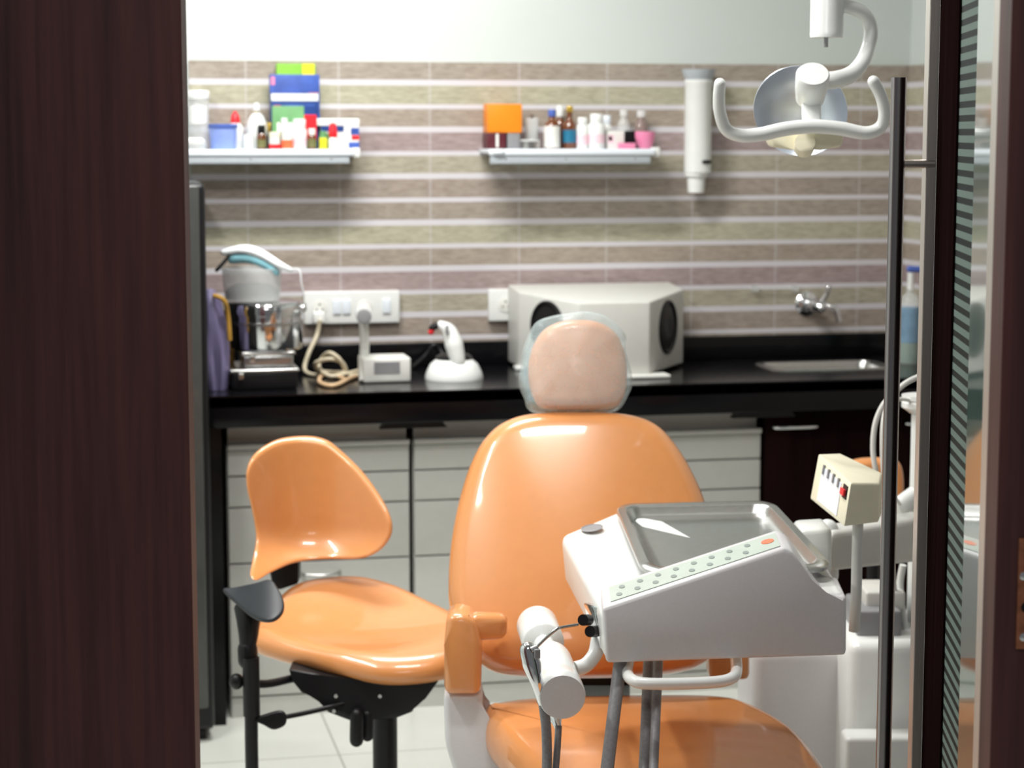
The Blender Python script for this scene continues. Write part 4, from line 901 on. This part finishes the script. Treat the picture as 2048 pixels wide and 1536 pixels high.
hz_ = [at(1800, 1010, 4.1), at(1770, 960, 4.06), at(1764, 900, 4.05), at(1768, 830, 4.06), at(1790, 800, 4.08), at(1826, 802, 4.12)]
obj('hose', tube(new(), hz_, px(4, 4), 10, 6), 'offwhite', uc)
obj('hose', tube(new(), [at(1806, 1130, 4.12), at(1800, 1170, 4.13), at(1806, 1230, 4.13), at(1815, 1284, 4.13)], px(7, 4.1), 12, 6), 'white', uc)
obj('inclined_strut', tube(new(), [at(1790, 1020, 4.14), at(1838, 985, 4.16)], px(20, 4.1), 16), 'white', uc)
# ================================================================== operating light
ol = thing('operating_light', 'white dental operating lamp with silver reflector and U shaped handle', 'dental lamp', cpt(780))
LD = 3.6
pz = cpt(780)+R_*px(14, cD)
obj('lamp_post', tube(new(), [pz+UZ*.001, pz+UZ*1.0], px(13, cD), 18), 'white', ol)
up = at(1654, 40, LD); tp_ = pz+UZ*.985
obj('overhead_arm', tube(new(), [tp_, tp_.lerp(Vector((up.x, up.y, tp_.z)), .5)+UZ*.02, Vector((up.x, up.y, tp_.z))], .022, 16, 4), 'white', ol)
obj('drop_sleeve', lathe(new(), [(0, at(1654, 75, LD).z), (px(33, LD), at(1654, 75, LD).z), (px(34, LD), at(1654, 68, LD).z), (px(33.5, LD), at(1654, 66, LD).z), (px(33, LD), tp_.z+.02), (0, tp_.z+.02)], (up.x, up.y, 0), n=28), 'white', ol)
obj('pin', tube(new(), [at(1652, 70, LD), at(1652, 94, LD)], px(4.5, LD), 10), 'grey', ol)
ya = [at(1672, 12, LD), at(1700, 14, LD), at(1728, 28, LD+.01), at(1742, 58, LD+.02), at(1736, 95, LD+.02), at(1722, 128, LD), at(1700, 150, LD-.02), at(1668, 160, LD-.04), at(1645, 160, LD-.04)]
obj('yoke', tube(new(), ya, [px(13, LD), px(14, LD), px(14, LD), px(17, LD), px(18, LD)], 18, 6), 'white', ol)
cax = (at(1620, 196, LD-.05)-at(1626, 145, LD-.10)); 
obj('lamp_cap', lathe(new(), [(0, 0), (px(30, LD), 0), (px(33, LD), .004), (px(32, LD), cax.length*.55), (px(28, LD), cax.length), (0, cax.length)], at(1626, 147, LD-.10), cax, 30), 'white', ol)
obj('neck', prism(new(), [at(1603, 190, LD-.06), at(1642, 190, LD-.06), at(1642, 190, LD-.02), at(1603, 190, LD-.02)], [at(1604, 252, LD-.10), at(1642, 252, LD-.10), at(1642, 252, LD-.06), at(1604, 252, LD-.06)], .003), 'white', ol)
rax = (-FH*.86-UZ*.32-R_*.28).normalized(); rc = at(1606, 212, LD+.06); rR = px(95, LD)
obj('reflector', lathe(new(), [(0, -.02), (rR*.4, -.014), (rR*.75, .004), (rR*.97, .026), (rR, .03), (rR*1.01, .028), (rR*.99, .022), (rR*.76, -.002), (rR*.4, -.02), (0, -.026)], rc, rax, 40), 'silver', ol)
obj('rear_housing', lathe(new(), [(0, -.07), (rR*.4, -.065), (rR*.7, -.03), (rR*.78, .0), (rR*.74, -.003), (rR*.4, -.022), (0, -.028)], rc, rax, 36), 'cream', ol)
hh = [at(1440, 168, LD-.14), at(1438, 195, LD-.13), at(1440, 225, LD-.12), at(1452, 258, LD-.11), at(1480, 271, LD-.11), at(1520, 269, LD-.11), at(1570, 258, LD-.11), at(1625, 253, LD-.11), at(1680, 257, LD-.11), at(1730, 266, LD-.11), at(1760, 255, LD-.11), at(1769, 230, LD-.12), at(1763, 195, LD-.13), at(1747, 163, LD-.14)]
obj('grip_handle', tube(new(), hh, [px(11.5, LD), px(12, LD), px(12.5, LD), px(14, LD), px(14, LD), px(14, LD), px(12.5, LD), px(12, LD), px(11.5, LD)], 18, 6, dome=True), 'white', ol)
obj('lower_bracket', extr(new(), [at(u, v, LD-.06) for u, v in ((1530, 262), (1690, 262), (1684, 294), (1640, 300), (1590, 300), (1545, 294))], FH*.06, .006), 'cream', ol)
obj('lock_knob', tube(new(), [at(1610, 285, LD-.085), at(1608, 296, LD-.05)], px(20, LD), 18), 'cream', ol)
# ================================================================== second stool behind
s2_ = at(1750, 1200, 4.6); s2_.z = 0
so = thing('assistant_stool', 'orange backed stool mostly hidden behind the cream film viewer', 'stool', s2_)
AO = [(1690, 1040), (1684, 985), (1690, 935), (1712, 918), (1765, 915), (1796, 922), (1806, 950), (1806, 1000), (1800, 1040)]
obj('backrest', cushion(new(), AO, .05, 12, lambda x, y, h: at(x, y, 4.62)-FH*h, n=4), 'orange', so)
obj('support_post', tube(new(), [at(1750, 1035, 4.64), s2_+FH*.03+UZ*.46, s2_+UZ*.42, s2_+UZ*.05], .014, 12, 4), 'black', so)
for k in range(5):
    a = 2*PI*k/5; d = Vector((math.cos(a), math.sin(a), 0))
    obj('base_leg', tube(new(), [s2_+UZ*.06, s2_+d*.17+UZ*.02], [.02, .018], 10), 'black', so)
